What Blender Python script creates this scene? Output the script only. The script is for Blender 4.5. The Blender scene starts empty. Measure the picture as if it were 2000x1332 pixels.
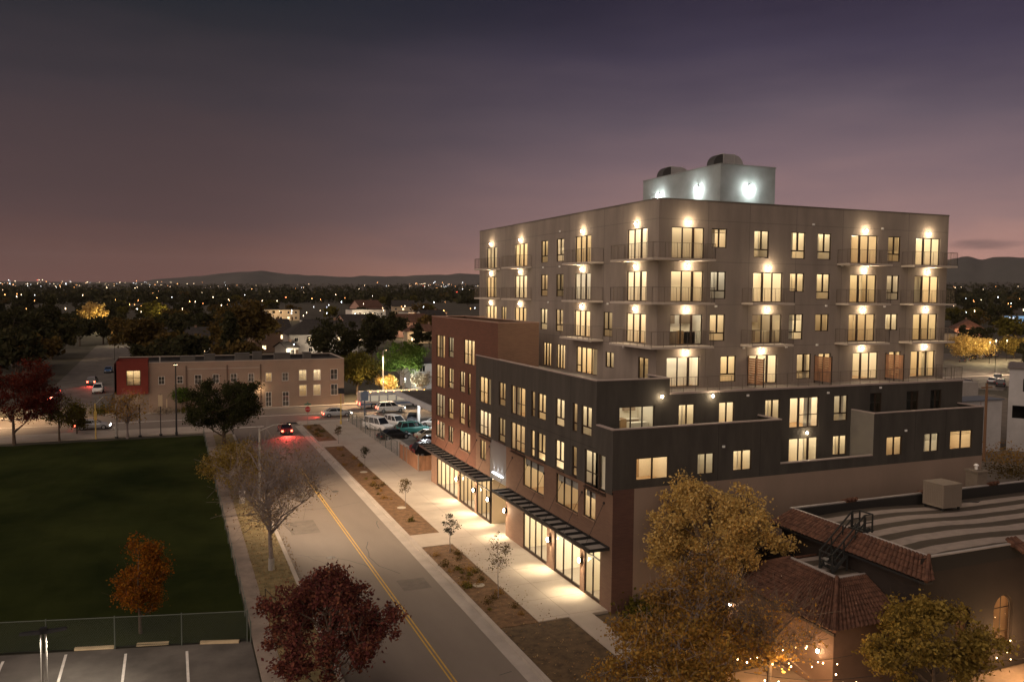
import bpy, math, random
import numpy as np
from mathutils import Matrix, Vector
from math import sin, cos, pi, radians, hypot, atan2, sqrt

S = bpy.context.scene
COL = S.collection
# ------------------------------------------------------------------ camera
CAM_H = 20.6
YAW, PITCH, ROLL = radians(22.59), radians(3.40), radians(0.52)
fw = Vector((sin(YAW)*cos(PITCH), cos(YAW)*cos(PITCH), -sin(PITCH)))
rt = Vector((cos(YAW), -sin(YAW), 0)); up = rt.cross(fw)
r2 = rt*cos(ROLL) + up*sin(ROLL); u2 = -rt*sin(ROLL) + up*cos(ROLL)
cd = bpy.data.cameras.new('camera'); cam = bpy.data.objects.new('camera', cd); COL.objects.link(cam)
cam.matrix_world = Matrix(((r2.x, u2.x, -fw.x, 0), (r2.y, u2.y, -fw.y, 0), (r2.z, u2.z, -fw.z, CAM_H), (0, 0, 0, 1)))
cd.sensor_width = 36; cd.lens = 28.9; cd.clip_start = 0.3; cd.clip_end = 60000
S.camera = cam
# ------------------------------------------------------------------ dusk sky
W = bpy.data.worlds.new('World'); S.world = W; W.use_nodes = True
nt = W.node_tree; nt.nodes.clear()
def N(t, tree=None, **k):
    n = (tree or nt).nodes.new(t)
    for a, b in k.items(): setattr(n, a, b)
    return n
def ramp(n, stops):
    e = n.color_ramp.elements
    while len(e) > 1: e.remove(e[-1])
    e[0].position = stops[0][0]; e[0].color = (*stops[0][1], 1)
    for p, c in stops[1:]: e.new(p).color = (*c, 1)
SKY_L = [(0.0, (.108, .050, .042)), (.035, (.097, .048, .042)), (.085, (.066, .039, .040)), (.15, (.054, .035, .038)), (.22, (.036, .028, .034)),
         (.29, (.016, .0165, .022)), (.36, (.0085, .0125, .0185)), (.6, (.008, .010, .018)), (1, (.02, .02, .04))]
SKY_R = [(0.0, (.50, .24, .165)), (.03, (.42, .215, .170)), (.075, (.235, .143, .140)), (.13, (.155, .104, .118)), (.19, (.096, .071, .092)),
         (.26, (.044, .034, .058)), (.34, (.017, .0125, .028)), (.40, (.0100, .0070, .0165)), (.6, (.012, .012, .024)), (1, (.02, .02, .04))]
tc = N('ShaderNodeTexCoord'); sep = N('ShaderNodeSeparateXYZ'); L = nt.links.new
L(tc.outputs['Generated'], sep.inputs[0])
nz = N('ShaderNodeTexNoise'); nz.inputs['Scale'].default_value = 2.2; nz.inputs['Detail'].default_value = 5; nz.inputs['Roughness'].default_value = .55
mp = N('ShaderNodeMapping'); mp.inputs['Scale'].default_value = (1, 1, 5.5); mp.inputs['Rotation'].default_value = (.05, .08, 0)
L(tc.outputs['Generated'], mp.inputs[0]); L(mp.outputs[0], nz.inputs['Vector'])
mz = N('ShaderNodeMath', operation='MULTIPLY_ADD'); L(nz.outputs['Fac'], mz.inputs[0]); mz.inputs[1].default_value = .14; L(sep.outputs['Z'], mz.inputs[2])
mz2 = N('ShaderNodeMath', operation='SUBTRACT'); L(mz.outputs[0], mz2.inputs[0]); mz2.inputs[1].default_value = .07
rl, rr = N('ShaderNodeValToRGB'), N('ShaderNodeValToRGB'); ramp(rl, SKY_L); ramp(rr, SKY_R)
L(mz2.outputs[0], rl.inputs[0]); L(mz2.outputs[0], rr.inputs[0])
dt = N('ShaderNodeVectorMath', operation='DOT_PRODUCT'); L(tc.outputs['Generated'], dt.inputs[0]); dt.inputs[1].default_value = (sin(radians(66)), cos(radians(66)), 0)
mr = N('ShaderNodeMapRange', interpolation_type='SMOOTHERSTEP'); mr.inputs['From Min'].default_value = .35; mr.inputs['From Max'].default_value = 1.0
L(dt.outputs['Value'], mr.inputs['Value'])
mix = N('ShaderNodeMix', data_type='RGBA'); L(mr.outputs[0], mix.inputs['Factor']); L(rl.outputs[0], mix.inputs['A']); L(rr.outputs[0], mix.inputs['B'])
cu1 = N('ShaderNodeVectorMath', operation='DOT_PRODUCT'); L(tc.outputs['Generated'], cu1.inputs[0]); cu1.inputs[1].default_value = (cos(radians(52.3)), -sin(radians(52.3)), 0)
cu2 = N('ShaderNodeMath', operation='MULTIPLY'); L(cu1.outputs['Value'], cu2.inputs[0]); cu2.inputs[1].default_value = 1/.040
cv1 = N('ShaderNodeMath', operation='MULTIPLY_ADD'); L(sep.outputs['Z'], cv1.inputs[0]); cv1.inputs[1].default_value = 1/.0062; cv1.inputs[2].default_value = -.0545/.0062
cq1 = N('ShaderNodeMath', operation='MULTIPLY'); L(cu2.outputs[0], cq1.inputs[0]); L(cu2.outputs[0], cq1.inputs[1])
cq2 = N('ShaderNodeMath', operation='MULTIPLY_ADD'); L(cv1.outputs[0], cq2.inputs[0]); L(cv1.outputs[0], cq2.inputs[1]); L(cq1.outputs[0], cq2.inputs[2])
cn = N('ShaderNodeTexNoise'); cn.inputs['Scale'].default_value = 30; cn.inputs['Detail'].default_value = 4; L(mp.outputs[0], cn.inputs['Vector'])
cq3 = N('ShaderNodeMath', operation='MULTIPLY_ADD'); L(cn.outputs['Fac'], cq3.inputs[0]); cq3.inputs[1].default_value = 1.3; L(cq2.outputs[0], cq3.inputs[2])
cm = N('ShaderNodeMapRange', interpolation_type='SMOOTHSTEP'); cm.inputs['From Min'].default_value = .5; cm.inputs['From Max'].default_value = 1.8; cm.inputs['To Min'].default_value = .55; cm.inputs['To Max'].default_value = 0; L(cq3.outputs[0], cm.inputs['Value'])
cx = N('ShaderNodeMix', data_type='RGBA'); L(cm.outputs[0], cx.inputs['Factor']); L(mix.outputs['Result'], cx.inputs['A']); cx.inputs['B'].default_value = (.07, .052, .058, 1)
nish = N('ShaderNodeTexSky', sky_type='NISHITA', sun_disc=False); nish.sun_elevation = radians(-3.5); nish.sun_rotation = radians(66)
nm = N('ShaderNodeMix', data_type='RGBA', blend_type='ADD'); nm.inputs['Factor'].default_value = .02
L(cx.outputs['Result'], nm.inputs['A']); L(nish.outputs[0], nm.inputs['B'])
bg = N('ShaderNodeBackground'); bg.inputs['Strength'].default_value = .92; L(nm.outputs['Result'], bg.inputs['Color'])
L(bg.outputs[0], N('ShaderNodeOutputWorld').inputs[0])
# last broad twilight glow, from behind and left of the camera
sd = bpy.data.lights.new('sun', 'SUN'); sd.energy = 2.0; sd.angle = radians(120); sd.color = (1.0, .78, .63)
sun = bpy.data.objects.new('sun', sd); COL.objects.link(sun)
sun.rotation_euler = Vector((.84, .38, -.42)).to_track_quat('-Z', 'Y').to_euler()
S.view_settings.view_transform = 'Standard'; S.view_settings.look = 'None'; S.view_settings.exposure = .5; S.view_settings.gamma = 1
S.render.engine = 'CYCLES'
cy = S.cycles
cy.use_denoising = True; cy.max_bounces = 6; cy.diffuse_bounces = 3; cy.glossy_bounces = 3; cy.transmission_bounces = 4
cy.transparent_max_bounces = 24; cy.volume_bounces = 0; cy.sample_clamp_indirect = 4; cy.use_light_tree = True; cy.caustics_reflective = False; cy.caustics_refractive = False
rnd = random.Random(7)

# ------------------------------------------------------------------ materials
MATS = {}
def mat(name, col, rough=.8, var=.0, scale=1.0, bump=0, metal=0, spec=.3, col2=None, detail=6, stretch=None):
    """plain dielectric with optional noise between two real colours"""
    if name in MATS: return MATS[name]
    m = bpy.data.materials.new(name); m.use_nodes = True; t = m.node_tree; b = t.nodes['Principled BSDF']
    b.inputs['Base Color'].default_value = (*col, 1); b.inputs['Roughness'].default_value = rough
    b.inputs['Metallic'].default_value = metal; b.inputs['Specular IOR Level'].default_value = spec
    if var or col2 or bump:
        c = N('ShaderNodeTexCoord', t); no = N('ShaderNodeTexNoise', t); no.inputs['Scale'].default_value = scale; no.inputs['Detail'].default_value = detail
        no.inputs['Roughness'].default_value = .62
        src = c.outputs['Object']
        if stretch:
            q = N('ShaderNodeMapping', t); q.inputs['Scale'].default_value = stretch; t.links.new(src, q.inputs[0]); src = q.outputs[0]
        t.links.new(src, no.inputs['Vector'])
        if var or col2:
            r = N('ShaderNodeValToRGB', t); hi = col2 or tuple(min(1, x*(1+var)) for x in col); lo = col if col2 else tuple(x*(1-var) for x in col)
            ramp(r, [(.34, lo), (.66, hi)]); t.links.new(no.outputs['Fac'], r.inputs[0]); t.links.new(r.outputs[0], b.inputs['Base Color'])
        if bump:
            n2 = N('ShaderNodeTexNoise', t); n2.inputs['Scale'].default_value = scale*9; t.links.new(src, n2.inputs['Vector'])
            bn = N('ShaderNodeBump', t); bn.inputs['Strength'].default_value = bump; bn.inputs['Distance'].default_value = .03
            t.links.new(n2.outputs['Fac'], bn.inputs['Height']); t.links.new(bn.outputs[0], b.inputs['Normal'])
    MATS[name] = m; return m
def brick(name, c1, c2, mortar, sx=1.0):
    if name in MATS: return MATS[name]
    m = bpy.data.materials.new(name); m.use_nodes = True; t = m.node_tree; b = t.nodes['Principled BSDF']; b.inputs['Roughness'].default_value = .85
    c = N('ShaderNodeTexCoord', t); s = N('ShaderNodeSeparateXYZ', t); a = N('ShaderNodeMath', t, operation='ADD'); k = N('ShaderNodeCombineXYZ', t)
    t.links.new(c.outputs['Object'], s.inputs[0]); t.links.new(s.outputs[0], a.inputs[0]); t.links.new(s.outputs[1], a.inputs[1])
    t.links.new(a.outputs[0], k.inputs[0]); t.links.new(s.outputs[2], k.inputs[1])
    br = N('ShaderNodeTexBrick', t); br.inputs['Scale'].default_value = 1; br.inputs['Brick Width'].default_value = .42*sx; br.inputs['Row Height'].default_value = .11*sx
    br.inputs['Mortar Size'].default_value = .010; br.inputs['Color1'].default_value = (*c1, 1); br.inputs['Color2'].default_value = (*c2, 1); br.inputs['Mortar'].default_value = (*mortar, 1)
    t.links.new(k.outputs[0], br.inputs['Vector'])
    no = N('ShaderNodeTexNoise', t); no.inputs['Scale'].default_value = .35; no.inputs['Detail'].default_value = 6; t.links.new(c.outputs['Object'], no.inputs['Vector'])
    mx = N('ShaderNodeMix', t, data_type='RGBA', blend_type='MULTIPLY'); mx.inputs['Factor'].default_value = .5
    r = N('ShaderNodeValToRGB', t); ramp(r, [(.3, (.62, .62, .62)), (.7, (1, 1, 1))]); t.links.new(no.outputs['Fac'], r.inputs[0])
    t.links.new(br.outputs['Color'], mx.inputs['A']); t.links.new(r.outputs[0], mx.inputs['B']); t.links.new(mx.outputs['Result'], b.inputs['Base Color'])
    MATS[name] = m; return m
def emit(name, col, strength, sample='NONE', rand=0):
    if name in MATS: return MATS[name]
    m = bpy.data.materials.new(name); m.use_nodes = True; t = m.node_tree; t.nodes.clear()
    e = N('ShaderNodeEmission', t); e.inputs[0].default_value = (*col, 1); e.inputs[1].default_value = strength
    if rand:
        oi = N('ShaderNodeObjectInfo', t); r = N('ShaderNodeMapRange', t); r.inputs['To Min'].default_value = strength*(1-rand); r.inputs['To Max'].default_value = strength*(1+rand)
        t.links.new(oi.outputs['Random'], r.inputs['Value']); t.links.new(r.outputs[0], e.inputs[1])
    t.links.new(e.outputs[0], N('ShaderNodeOutputMaterial', t).inputs[0])
    m.cycles.emission_sampling = sample
    MATS[name] = m; return m
def glass(name, tint=(.92, .95, .93), refl=.10):
    if name in MATS: return MATS[name]
    m = bpy.data.materials.new(name); m.use_nodes = True; t = m.node_tree; t.nodes.clear()
    a = N('ShaderNodeBsdfTransparent', t); a.inputs[0].default_value = (*tint, 1); g = N('ShaderNodeBsdfGlossy', t); g.inputs['Roughness'].default_value = .03
    x = N('ShaderNodeMixShader', t); x.inputs[0].default_value = refl
    t.links.new(a.outputs[0], x.inputs[1]); t.links.new(g.outputs[0], x.inputs[2]); t.links.new(x.outputs[0], N('ShaderNodeOutputMaterial', t).inputs[0])
    MATS[name] = m; return m
def leafmat(name, cols, trans=.25):
    if name in MATS: return MATS[name]
    m = bpy.data.materials.new(name); m.use_nodes = True; t = m.node_tree; t.nodes.clear()
    g = N('ShaderNodeNewGeometry', t); r = N('ShaderNodeValToRGB', t); ramp(r, [(i/(len(cols)-1), c) for i, c in enumerate(cols)])
    t.links.new(g.outputs['Random Per Island'], r.inputs[0])
    d = N('ShaderNodeBsdfDiffuse', t); tr = N('ShaderNodeBsdfTranslucent', t); x = N('ShaderNodeMixShader', t); x.inputs[0].default_value = trans
    for q in (d, tr): t.links.new(r.outputs[0], q.inputs[0])
    t.links.new(d.outputs[0], x.inputs[1]); t.links.new(tr.outputs[0], x.inputs[2]); t.links.new(x.outputs[0], N('ShaderNodeOutputMaterial', t).inputs[0])
    MATS[name] = m; return m

M_GREY = mat('grey_stucco', (.230, .192, .162), .9, .13, .8, .2, stretch=(1, 1, .22))
M_CHAR = mat('charcoal_stucco', (.056, .050, .042), .85, .20, .9, .2, stretch=(1, 1, .22))
M_BRICK = brick('red_brown_brick', (.140, .053, .028), (.112, .042, .023), (.12, .064, .042))
M_BRICK2 = brick('tan_brown_brick', (.185, .104, .063), (.155, .086, .053), (.18, .115, .080))
M_BRICKD = brick('dark_brown_brick', (.10, .045, .03), (.08, .036, .025), (.09, .05, .04))
M_TAN = mat('tan_stucco', (.235, .172, .13), .9, .08, .3, .2, stretch=(1, 1, .3))
M_CAP = mat('parapet_metal', (.33, .27, .24), .5, .08, .8, metal=.0)
M_BRONZE = mat('bronze_frame', (.030, .018, .012), .5)
M_BLACKM = mat('black_metal', (.018, .018, .018), .5)
M_RAIL = mat('railing_metal', (.105, .085, .070), .5)
M_SLAB = mat('balcony_concrete', (.44, .38, .32), .8, .08, 1.5)
M_ROOFD = mat('dark_roof', (.028, .025, .023), .9, .3, .7)
M_DECK = mat('terrace_deck', (.22, .19, .165), .9, .12, .8)
M_GLASS = glass('window_glass')
M_ROOMW = mat('room_wall', (.80, .71, .52), .9)
_t = M_ROOMW.node_tree; _o = N('ShaderNodeObjectInfo', _t); _r = N('ShaderNodeValToRGB', _t); ramp(_r, [(0, (.80, .68, .46)), (.3, (.62, .50, .33)), (.55, (.82, .76, .62)), (.8, (.70, .58, .38)), (1, (.86, .82, .74))]); _t.links.new(_o.outputs['Random'], _r.inputs[0]); _t.links.new(_r.outputs[0], _t.nodes['Principled BSDF'].inputs['Base Color'])
M_ROOMF = mat('room_floor', (.36, .23, .12), .6)
M_ROOMC = emit('room_ceiling_glow', (1.0, .80, .57), 3.0, rand=.26)  # whole ceilings glow in place of room and shop lamps
M_ROOMCOOL = emit('pale_ceiling_glow', (1.0, .86, .68), 1.5, rand=.15)
M_SHOPC = emit('shop_ceiling_glow', (1.0, .83, .61), 4.2, rand=.2)
M_BULB = emit('lamp_bulb', (1.0, .80, .52), 60)
M_BULBW = emit('flood_bulb', (.92, 1.0, .98), 90)
M_CONC = mat('sidewalk_concrete', (.345, .295, .242), .85, .09, .45, .1)
M_CURB = mat('curb_concrete', (.33, .29, .25), .85, .12, .6)
M_WHITE = mat('white_paint', (.72, .70, .66), .6, .06, .6)
M_WOOD = mat('cedar_board', (.30, .155, .085), .8, .3, 3.0, stretch=(1, 1, .2))
M_BARK = mat('bark', (.10, .072, .052), .95, .3, 6, .4)
M_BARKG = mat('grey_bark', (.20, .165, .15), .95, .25, 6, .4)
M_POLE = mat('galvanised_pole', (.33, .31, .28), .5, .1, 2, metal=.3)
M_YELLOW = mat('yellow_pole_paint', (.52, .36, .10), .5)
M_DKGREEN = mat('green_sign', (.02, .15, .10), .5)

# ------------------------------------------------------------------ mesh helpers
class MB:
    def __init__(s): s.v = []; s.f = []; s.m = []; s.k = 0
    def quad(s, *p):
        i = len(s.v); s.v += [tuple(q) for q in p]; s.f.append(tuple(range(i, i+len(p)))); s.m.append(s.k); return s
    def box(s, x0, y0, z0, x1, y1, z1):
        x0, x1 = min(x0, x1), max(x0, x1); y0, y1 = min(y0, y1), max(y0, y1); z0, z1 = min(z0, z1), max(z0, z1)
        i = len(s.v)
        s.v += [(x0, y0, z0), (x1, y0, z0), (x1, y1, z0), (x0, y1, z0), (x0, y0, z1), (x1, y0, z1), (x1, y1, z1), (x0, y1, z1)]
        for q in ((3, 2, 1, 0), (4, 5, 6, 7), (0, 1, 5, 4), (1, 2, 6, 5), (2, 3, 7, 6), (3, 0, 4, 7)): s.f.append(tuple(i+a for a in q)); s.m.append(s.k)
        return s
    def hexa(s, b, t):      # bottom and top rings of equal length
        i = len(s.v); n = len(b); s.v += [tuple(q) for q in b] + [tuple(q) for q in t]
        s.f.append(tuple(i+a for a in range(n))[::-1]); s.f.append(tuple(i+n+a for a in range(n)))
        for a in range(n): s.f.append((i+a, i+(a+1) % n, i+n+(a+1) % n, i+n+a))
        s.m += [s.k]*(n+2); return s
    def tube(s, pts, rad, n=6, cap=True):
        P = [Vector(p) for p in pts]; R = rad if isinstance(rad, (list, tuple)) else [rad]*len(P)
        i = len(s.v); prev = None
        for a, p in enumerate(P):
            d = (P[min(a+1, len(P)-1)] - P[max(a-1, 0)]); d = d.normalized() if d.length > 1e-9 else Vector((0, 0, 1))
            if prev is None: x = d.orthogonal().normalized()
            else:
                x = prev - d*prev.dot(d); x = x.normalized() if x.length > 1e-6 else d.orthogonal().normalized()
            prev = x; y = d.cross(x)
            for q in range(n):
                t = 2*pi*q/n; s.v.append(tuple(p + (x*cos(t) + y*sin(t))*R[a]))
        for a in range(len(P)-1):
            for q in range(n):
                s.f.append((i+a*n+q, i+a*n+(q+1) % n, i+(a+1)*n+(q+1) % n, i+(a+1)*n+q)); s.m.append(s.k)
        if cap:
            s.f.append(tuple(i+q for q in range(n))[::-1]); s.f.append(tuple(i+(len(P)-1)*n+q for q in range(n))); s.m += [s.k]*2
        return s
    def cyl(s, x, y, z0, z1, r, n=12, r1=None): return s.tube([(x, y, z0), (x, y, z1)], [r, r if r1 is None else r1], n)
    def ball(s, x, y, z, r, n=8, sz=1.0):
        rings = max(3, n//2); pts = []; rr = []
        for a in range(rings+1):
            t = pi*a/rings; pts.append((x, y, z - r*sz*cos(t))); rr.append(max(r*sin(t), r*.02))
        return s.tube(pts, rr, n)
    def build(s, name, mats, parent=None, smooth=False, loc=None):
        me = bpy.data.meshes.new(name); off = Vector(loc) if loc is not None else Vector(); q = parent
        while q and loc is None: off = off + q.matrix_basis.translation; q = q.parent
        me.from_pydata([(a-off.x, b-off.y, c-off.z) for a, b, c in s.v] if off.length else s.v, [], s.f)
        for m in (mats if isinstance(mats, (list, tuple)) else [mats]): me.materials.append(m)
        if len(set(s.m)) > 1: me.polygons.foreach_set('material_index', s.m)
        if smooth: me.polygons.foreach_set('use_smooth', [True]*len(me.polygons))
        o = bpy.data.objects.new(name, me); COL.objects.link(o)
        if parent: o.parent = parent
        elif loc is not None: o.location = loc
        return o
def tag(o, label=None, cat=None, group=None, kind=None):
    for k, v in (('label', label), ('category', cat), ('group', group), ('kind', kind)):
        if v: o[k] = v
    return o
def empty(name, loc=(0, 0, 0), label=None, cat=None, group=None):
    o = bpy.data.objects.new(name, None); COL.objects.link(o); o.location = loc; o.empty_display_size = .2
    return tag(o, label, cat, group)
def struct(name, mb, m): return tag(mb.build(name, m), kind='structure')
def copy_tree(o, parent=None):
    c = o.copy(); COL.objects.link(c)
    if parent: c.parent = parent
    for ch in list(o.children): copy_tree(ch, c)
    return c
def put(o, loc, rz=0, label=None, scale=None, group=None):
    o.location = loc; o.rotation_euler = (0, 0, rz)
    if scale: o.scale = scale if isinstance(scale, tuple) else (scale,)*3
    if label: o['label'] = label
    if group: o['group'] = group
    return o
def point(name, loc, w, col=(1, .74, .44), r=.08, parent=None, spot=None, aim=(0, 0, -1), blend=.6):
    l = bpy.data.lights.new(name, 'SPOT' if spot else 'POINT'); l.energy = w; l.color = col; l.shadow_soft_size = r
    if spot: l.spot_size = radians(spot); l.spot_blend = blend
    o = bpy.data.objects.new(name, l); COL.objects.link(o); off = Vector()
    p = parent
    while p: off += p.matrix_basis.translation; p = p.parent
    o.parent = parent; o.location = Vector(loc) - off
    if spot: o.rotation_euler = Vector(aim).to_track_quat('-Z', 'Y').to_euler()
    return o
def batwing(o, lim=.42, pw=2.4):
    l = o.data; l.use_nodes = True; t = l.node_tree; e = [n for n in t.nodes if n.type == 'EMISSION'][0]
    g = N('ShaderNodeNewGeometry', t); q = N('ShaderNodeSeparateXYZ', t); a = N('ShaderNodeMath', t, operation='ABSOLUTE'); m = N('ShaderNodeMath', t, operation='MAXIMUM'); m.inputs[1].default_value = lim; w = N('ShaderNodeMath', t, operation='POWER'); w.inputs[1].default_value = -pw
    t.links.new(g.outputs['Incoming'], q.inputs[0]); t.links.new(q.outputs[2], a.inputs[0]); t.links.new(a.outputs[0], m.inputs[0]); t.links.new(m.outputs[0], w.inputs[0]); t.links.new(w.outputs[0], e.inputs['Strength'])
    return o
def tz(x, y):                                     # the town climbs gently towards the hills
    d = hypot(x, y); a = atan2(x, y)
    k = .0085 + .0105*min(1, max(0, (a+.1)/1.0))
    return max(0, d-330)*k
# ------------------------------------------------------------------ ground, roads, pavements
M_EARTH = mat('earth', (.040, .036, .026), .95, scale=.08, col2=(.075, .066, .045), bump=.2)
M_ASPH = mat('asphalt', (.150, .124, .102), .80, scale=.30, col2=(.178, .148, .122), bump=.12, detail=9, stretch=(1, .25, 1))
M_ASPH2 = mat('old_asphalt', (.070, .062, .053), .85, scale=.35, col2=(.135, .119, .102), bump=.15, detail=9)
M_LAWN = mat('lawn_grass', (.0100, .0150, .0042), .95, scale=.09, col2=(.0290, .0355, .0095), bump=.5, spec=.02, detail=10)
M_STRIP = mat('dry_grass', (.11, .090, .040), .95, scale=1.6, col2=(.24, .18, .085), bump=.5, detail=10)
M_MULCH = mat('bark_mulch', (.075, .040, .018), .95, scale=2.2, col2=(.17, .096, .046), bump=.6, detail=10)
M_LINEY = mat('yellow_road_paint', (.46, .29, .055), .7, .15, 2)
M_LINEW = mat('white_road_paint', (.62, .58, .52), .7, .15, 2)

def terrain():
    me = MB(); rings = [2, 20, 60, 120, 200, 330, 450, 600, 800, 1100, 1500, 2200, 3200, 4600, 6500, 9000, 12000]; n = 72
    for d in rings:
        for k in range(n):
            a = 2*pi*k/n; x, y = d*sin(a), d*cos(a); me.v.append((x, y, tz(x, y) - .06))
    for i in range(len(rings)-1):
        for k in range(n):
            me.f.append((i*n+k, i*n+(k+1) % n, (i+1)*n+(k+1) % n, (i+1)*n+k)); me.m.append(0)
    me.f.append(tuple(range(n))[::-1]); me.m.append(0)
    return me
struct('ground', terrain(), M_EARTH)
def sheet(name, pts, z, m): return struct(name, MB().quad(*[(x, y, z) for x, y in pts]), m)
sheet('road', [(8.2, -40), (18.05, -40), (18.05, 131), (8.2, 131)], 0, M_ASPH)
sheet('cross_road', [(-220, 131), (220, 131), (220, 147), (-220, 147)], .004, M_ASPH)
sheet('side_road', [(-22, 147), (-10.2, 147), (-13, 420), (-26, 420)], .004, M_ASPH2)
sheet('gutter', [(17.25, -40), (18.0, -40), (18.0, 127), (17.25, 127)], .008, M_CURB)
ml = MB()
for x in (13.45, 13.67): ml.box(x, -30, .001, x+.09, 97, .008)
struct('yellow_centre_line', ml, M_LINEY)
ml = MB(); ml.box(12.9, 97.6, .001, 13.05, 126, .008); struct('far_centre_line', ml, mat('dull_road_paint', (.24, .20, .17), .8, .2, 3))  # single duller line beyond the yellow pair
ml = MB(); ml.box(8.6, 128, .001, 12.8, 128.5, .009); ml.box(-10, 138.6, .005, 200, 138.75, .010); ml.box(-200, 138.6, .005, -23, 138.75, .010); ml.box(-200, 138.95, .005, 200, 139.08, .010)
struct('white_road_marking', ml, M_LINEW)
ml = MB()
for x0, y0, x1, y1 in ((9.2, 70, 11.6, 74.2), (14.6, 54, 16.6, 56.2), (14.2, 92, 16.9, 97), (9.6, 104, 12.0, 107)): ml.quad((x0, y0, .003), (x1, y0, .003), (x1, y1, .003), (x0, y1, .003))
struct('road_patch', ml, mat('patch_asphalt', (.128, .107, .088), .85, .15, 1.5, .2))
ml = MB(); cr = random.Random(3)
for k in range(11):
    x, y = cr.uniform(8.6, 16.8), cr.uniform(38, 110); a = cr.choice([cr.uniform(-.25, .25), pi/2+cr.uniform(-.2, .2)])
    for _ in range(cr.randint(5, 12)):
        a += cr.uniform(-.35, .35); x2, y2 = x+.8*cos(a), y+.8*sin(a)
        if not 8.4 < x2 < 17.1: break
        nx_, ny_ = -sin(a)*.025, cos(a)*.025; ml.quad((x-nx_, y-ny_, .005), (x2-nx_, y2-ny_, .005), (x2+nx_, y2+ny_, .005), (x+nx_, y+ny_, .005)); x, y = x2, y2
struct('sealed_crack', ml, mat('crack_sealer', (.035, .031, .028), .6))
struct('road_cover', MB().cyl(11.2, 63.0, .0, .006, .36, 20).cyl(15.4, 84.0, .0, .006, .36, 20).cyl(12.2, 117, 0, .006, .36, 20), mat('iron_cover', (.05, .045, .04), .6))
# right side pavement with its planting beds
pv = MB()
pv.box(20.95, 45.6, -.05, 29, 128, .13)
for a, b in ((108, 112.3), (62.6, 66), (127, 128.2)): pv.box(18.35, a, -.05, 20.95, b, .13)
pv.box(23.05, -20, -.05, 24.7, 45.6, .13)
pv.box(18.0, 128.2, -.05, 60, 130.6, .125)
struct('pavement', pv, M_CONC)
jt = MB()                                         # scored joints
for y in range(46, 128, 3): jt.box(20.97, y-.012, .12, 25.5, y+.012, .133)
jt.box(23.2, 45.8, .12, 23.225, 127.5, .1335)
struct('pavement_joint', jt, mat('dark_joint', (.20, .17, .14), .9))  # joint strips in a darker tone than the slabs
cb = MB(); cb.box(18.0, -40, -.05, 18.32, 127.2, .14); cb.box(18.32, 130.6, -.05, 220, 130.9, .14); cb.box(-220, 147.1, -.05, -22, 147.4, .14); cb.box(-10, 147.1, -.05, 220, 147.4, .14); cb.box(7.9, 40, -.05, 8.2, 122, .12)
cb.box(-220, 130.6, -.05, 8, 130.9, .14)
struct('kerb', cb, M_CURB)
fp = MB(); fp.box(-10, 147.4, -.05, 220, 149.5, .13); fp.box(-220, 147.4, -.05, -22, 149.5, .13); fp.box(-220, 125.2, -.05, 8, 130.6, .12)
struct('far_pavement', fp, M_CONC)
bd = MB()
for a, b in ((112.3, 127), (66, 108), (45.6, 62.6)): bd.box(18.33, a+.02, -.05, 20.94, b-.02, .10)
struct('planting_bed', bd, M_MULCH)
bd = MB(); bd.box(18.33, -20, -.05, 23.04, 45.58, .08); bd.box(24.71, 5, -.05, 60, 45.18, .07)
struct('garden_soil', bd, mat('garden_soil', (.050, .032, .016), .95, scale=1.8, col2=(.115, .075, .038), bump=.6, detail=10))
# left side
lw = MB(); k = 48                                  # lawn, slightly domed
for j in range(k+1):
    for i in range(k+1):
        x = -70 + 74.15*i/k; yn = 49.5 + (4.15-x)*.235; y = yn + (122.5 - (x-4)*.05*0 - yn)*j/k
        z = .10 + .45*sin(pi*j/k)*sin(pi*min(1, (4.2-x)/30)) + .04*sin(x*1.3+y*.7)
        lw.v.append((x, y, z))
for j in range(k):
    for i in range(k): lw.f.append((j*(k+1)+i, j*(k+1)+i+1, (j+1)*(k+1)+i+1, (j+1)*(k+1)+i)); lw.m.append(0)
struct('lawn', lw, M_LAWN)
sw = MB(); sw.box(4.2, 30, -.05, 5.35, 122.5, .12); sw.box(4.2, 122.5, -.05, 8, 125.2, .12); struct('footpath', sw, mat('old_concrete', (.23, .185, .15), .9, .2, .8, .2))
gs = MB(); gs.box(5.35, 20, -.05, 7.9, 122.5, .09); struct('verge', gs, M_STRIP)
sheet('car_park', [(-70, 20), (4.1, 20), (4.1, 49.4), (-70, 66.6)], .01, M_ASPH2)
ml = MB()
for x, y in ((-8.8, 51.6), (-5.7, 51.3), (-2.6, 50.2), (.6, 49.3)): ml.quad((x-.07, y, .018), (x-.07, y-6, .018), (x+.07, y-6, .018), (x+.07, y, .018))
struct('bay_line', ml, M_LINEW)
# far right road and car park ground
sheet('far_road', [(168, 124), (250, 175), (330, 260), (260, 290), (205, 215), (150, 150)], .02, M_ASPH2)
sheet('yard', [(62, 50), (130, 60), (160, 120), (120, 140), (62, 110)], .01, mat('yard_gravel', (.10, .085, .065), .95, scale=.8, col2=(.17, .14, .11), bump=.3))
sheet('lot_ground', [(26.4, 88), (62, 88), (62, 128.2), (26.4, 128.2)], .012, M_ASPH2)
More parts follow.
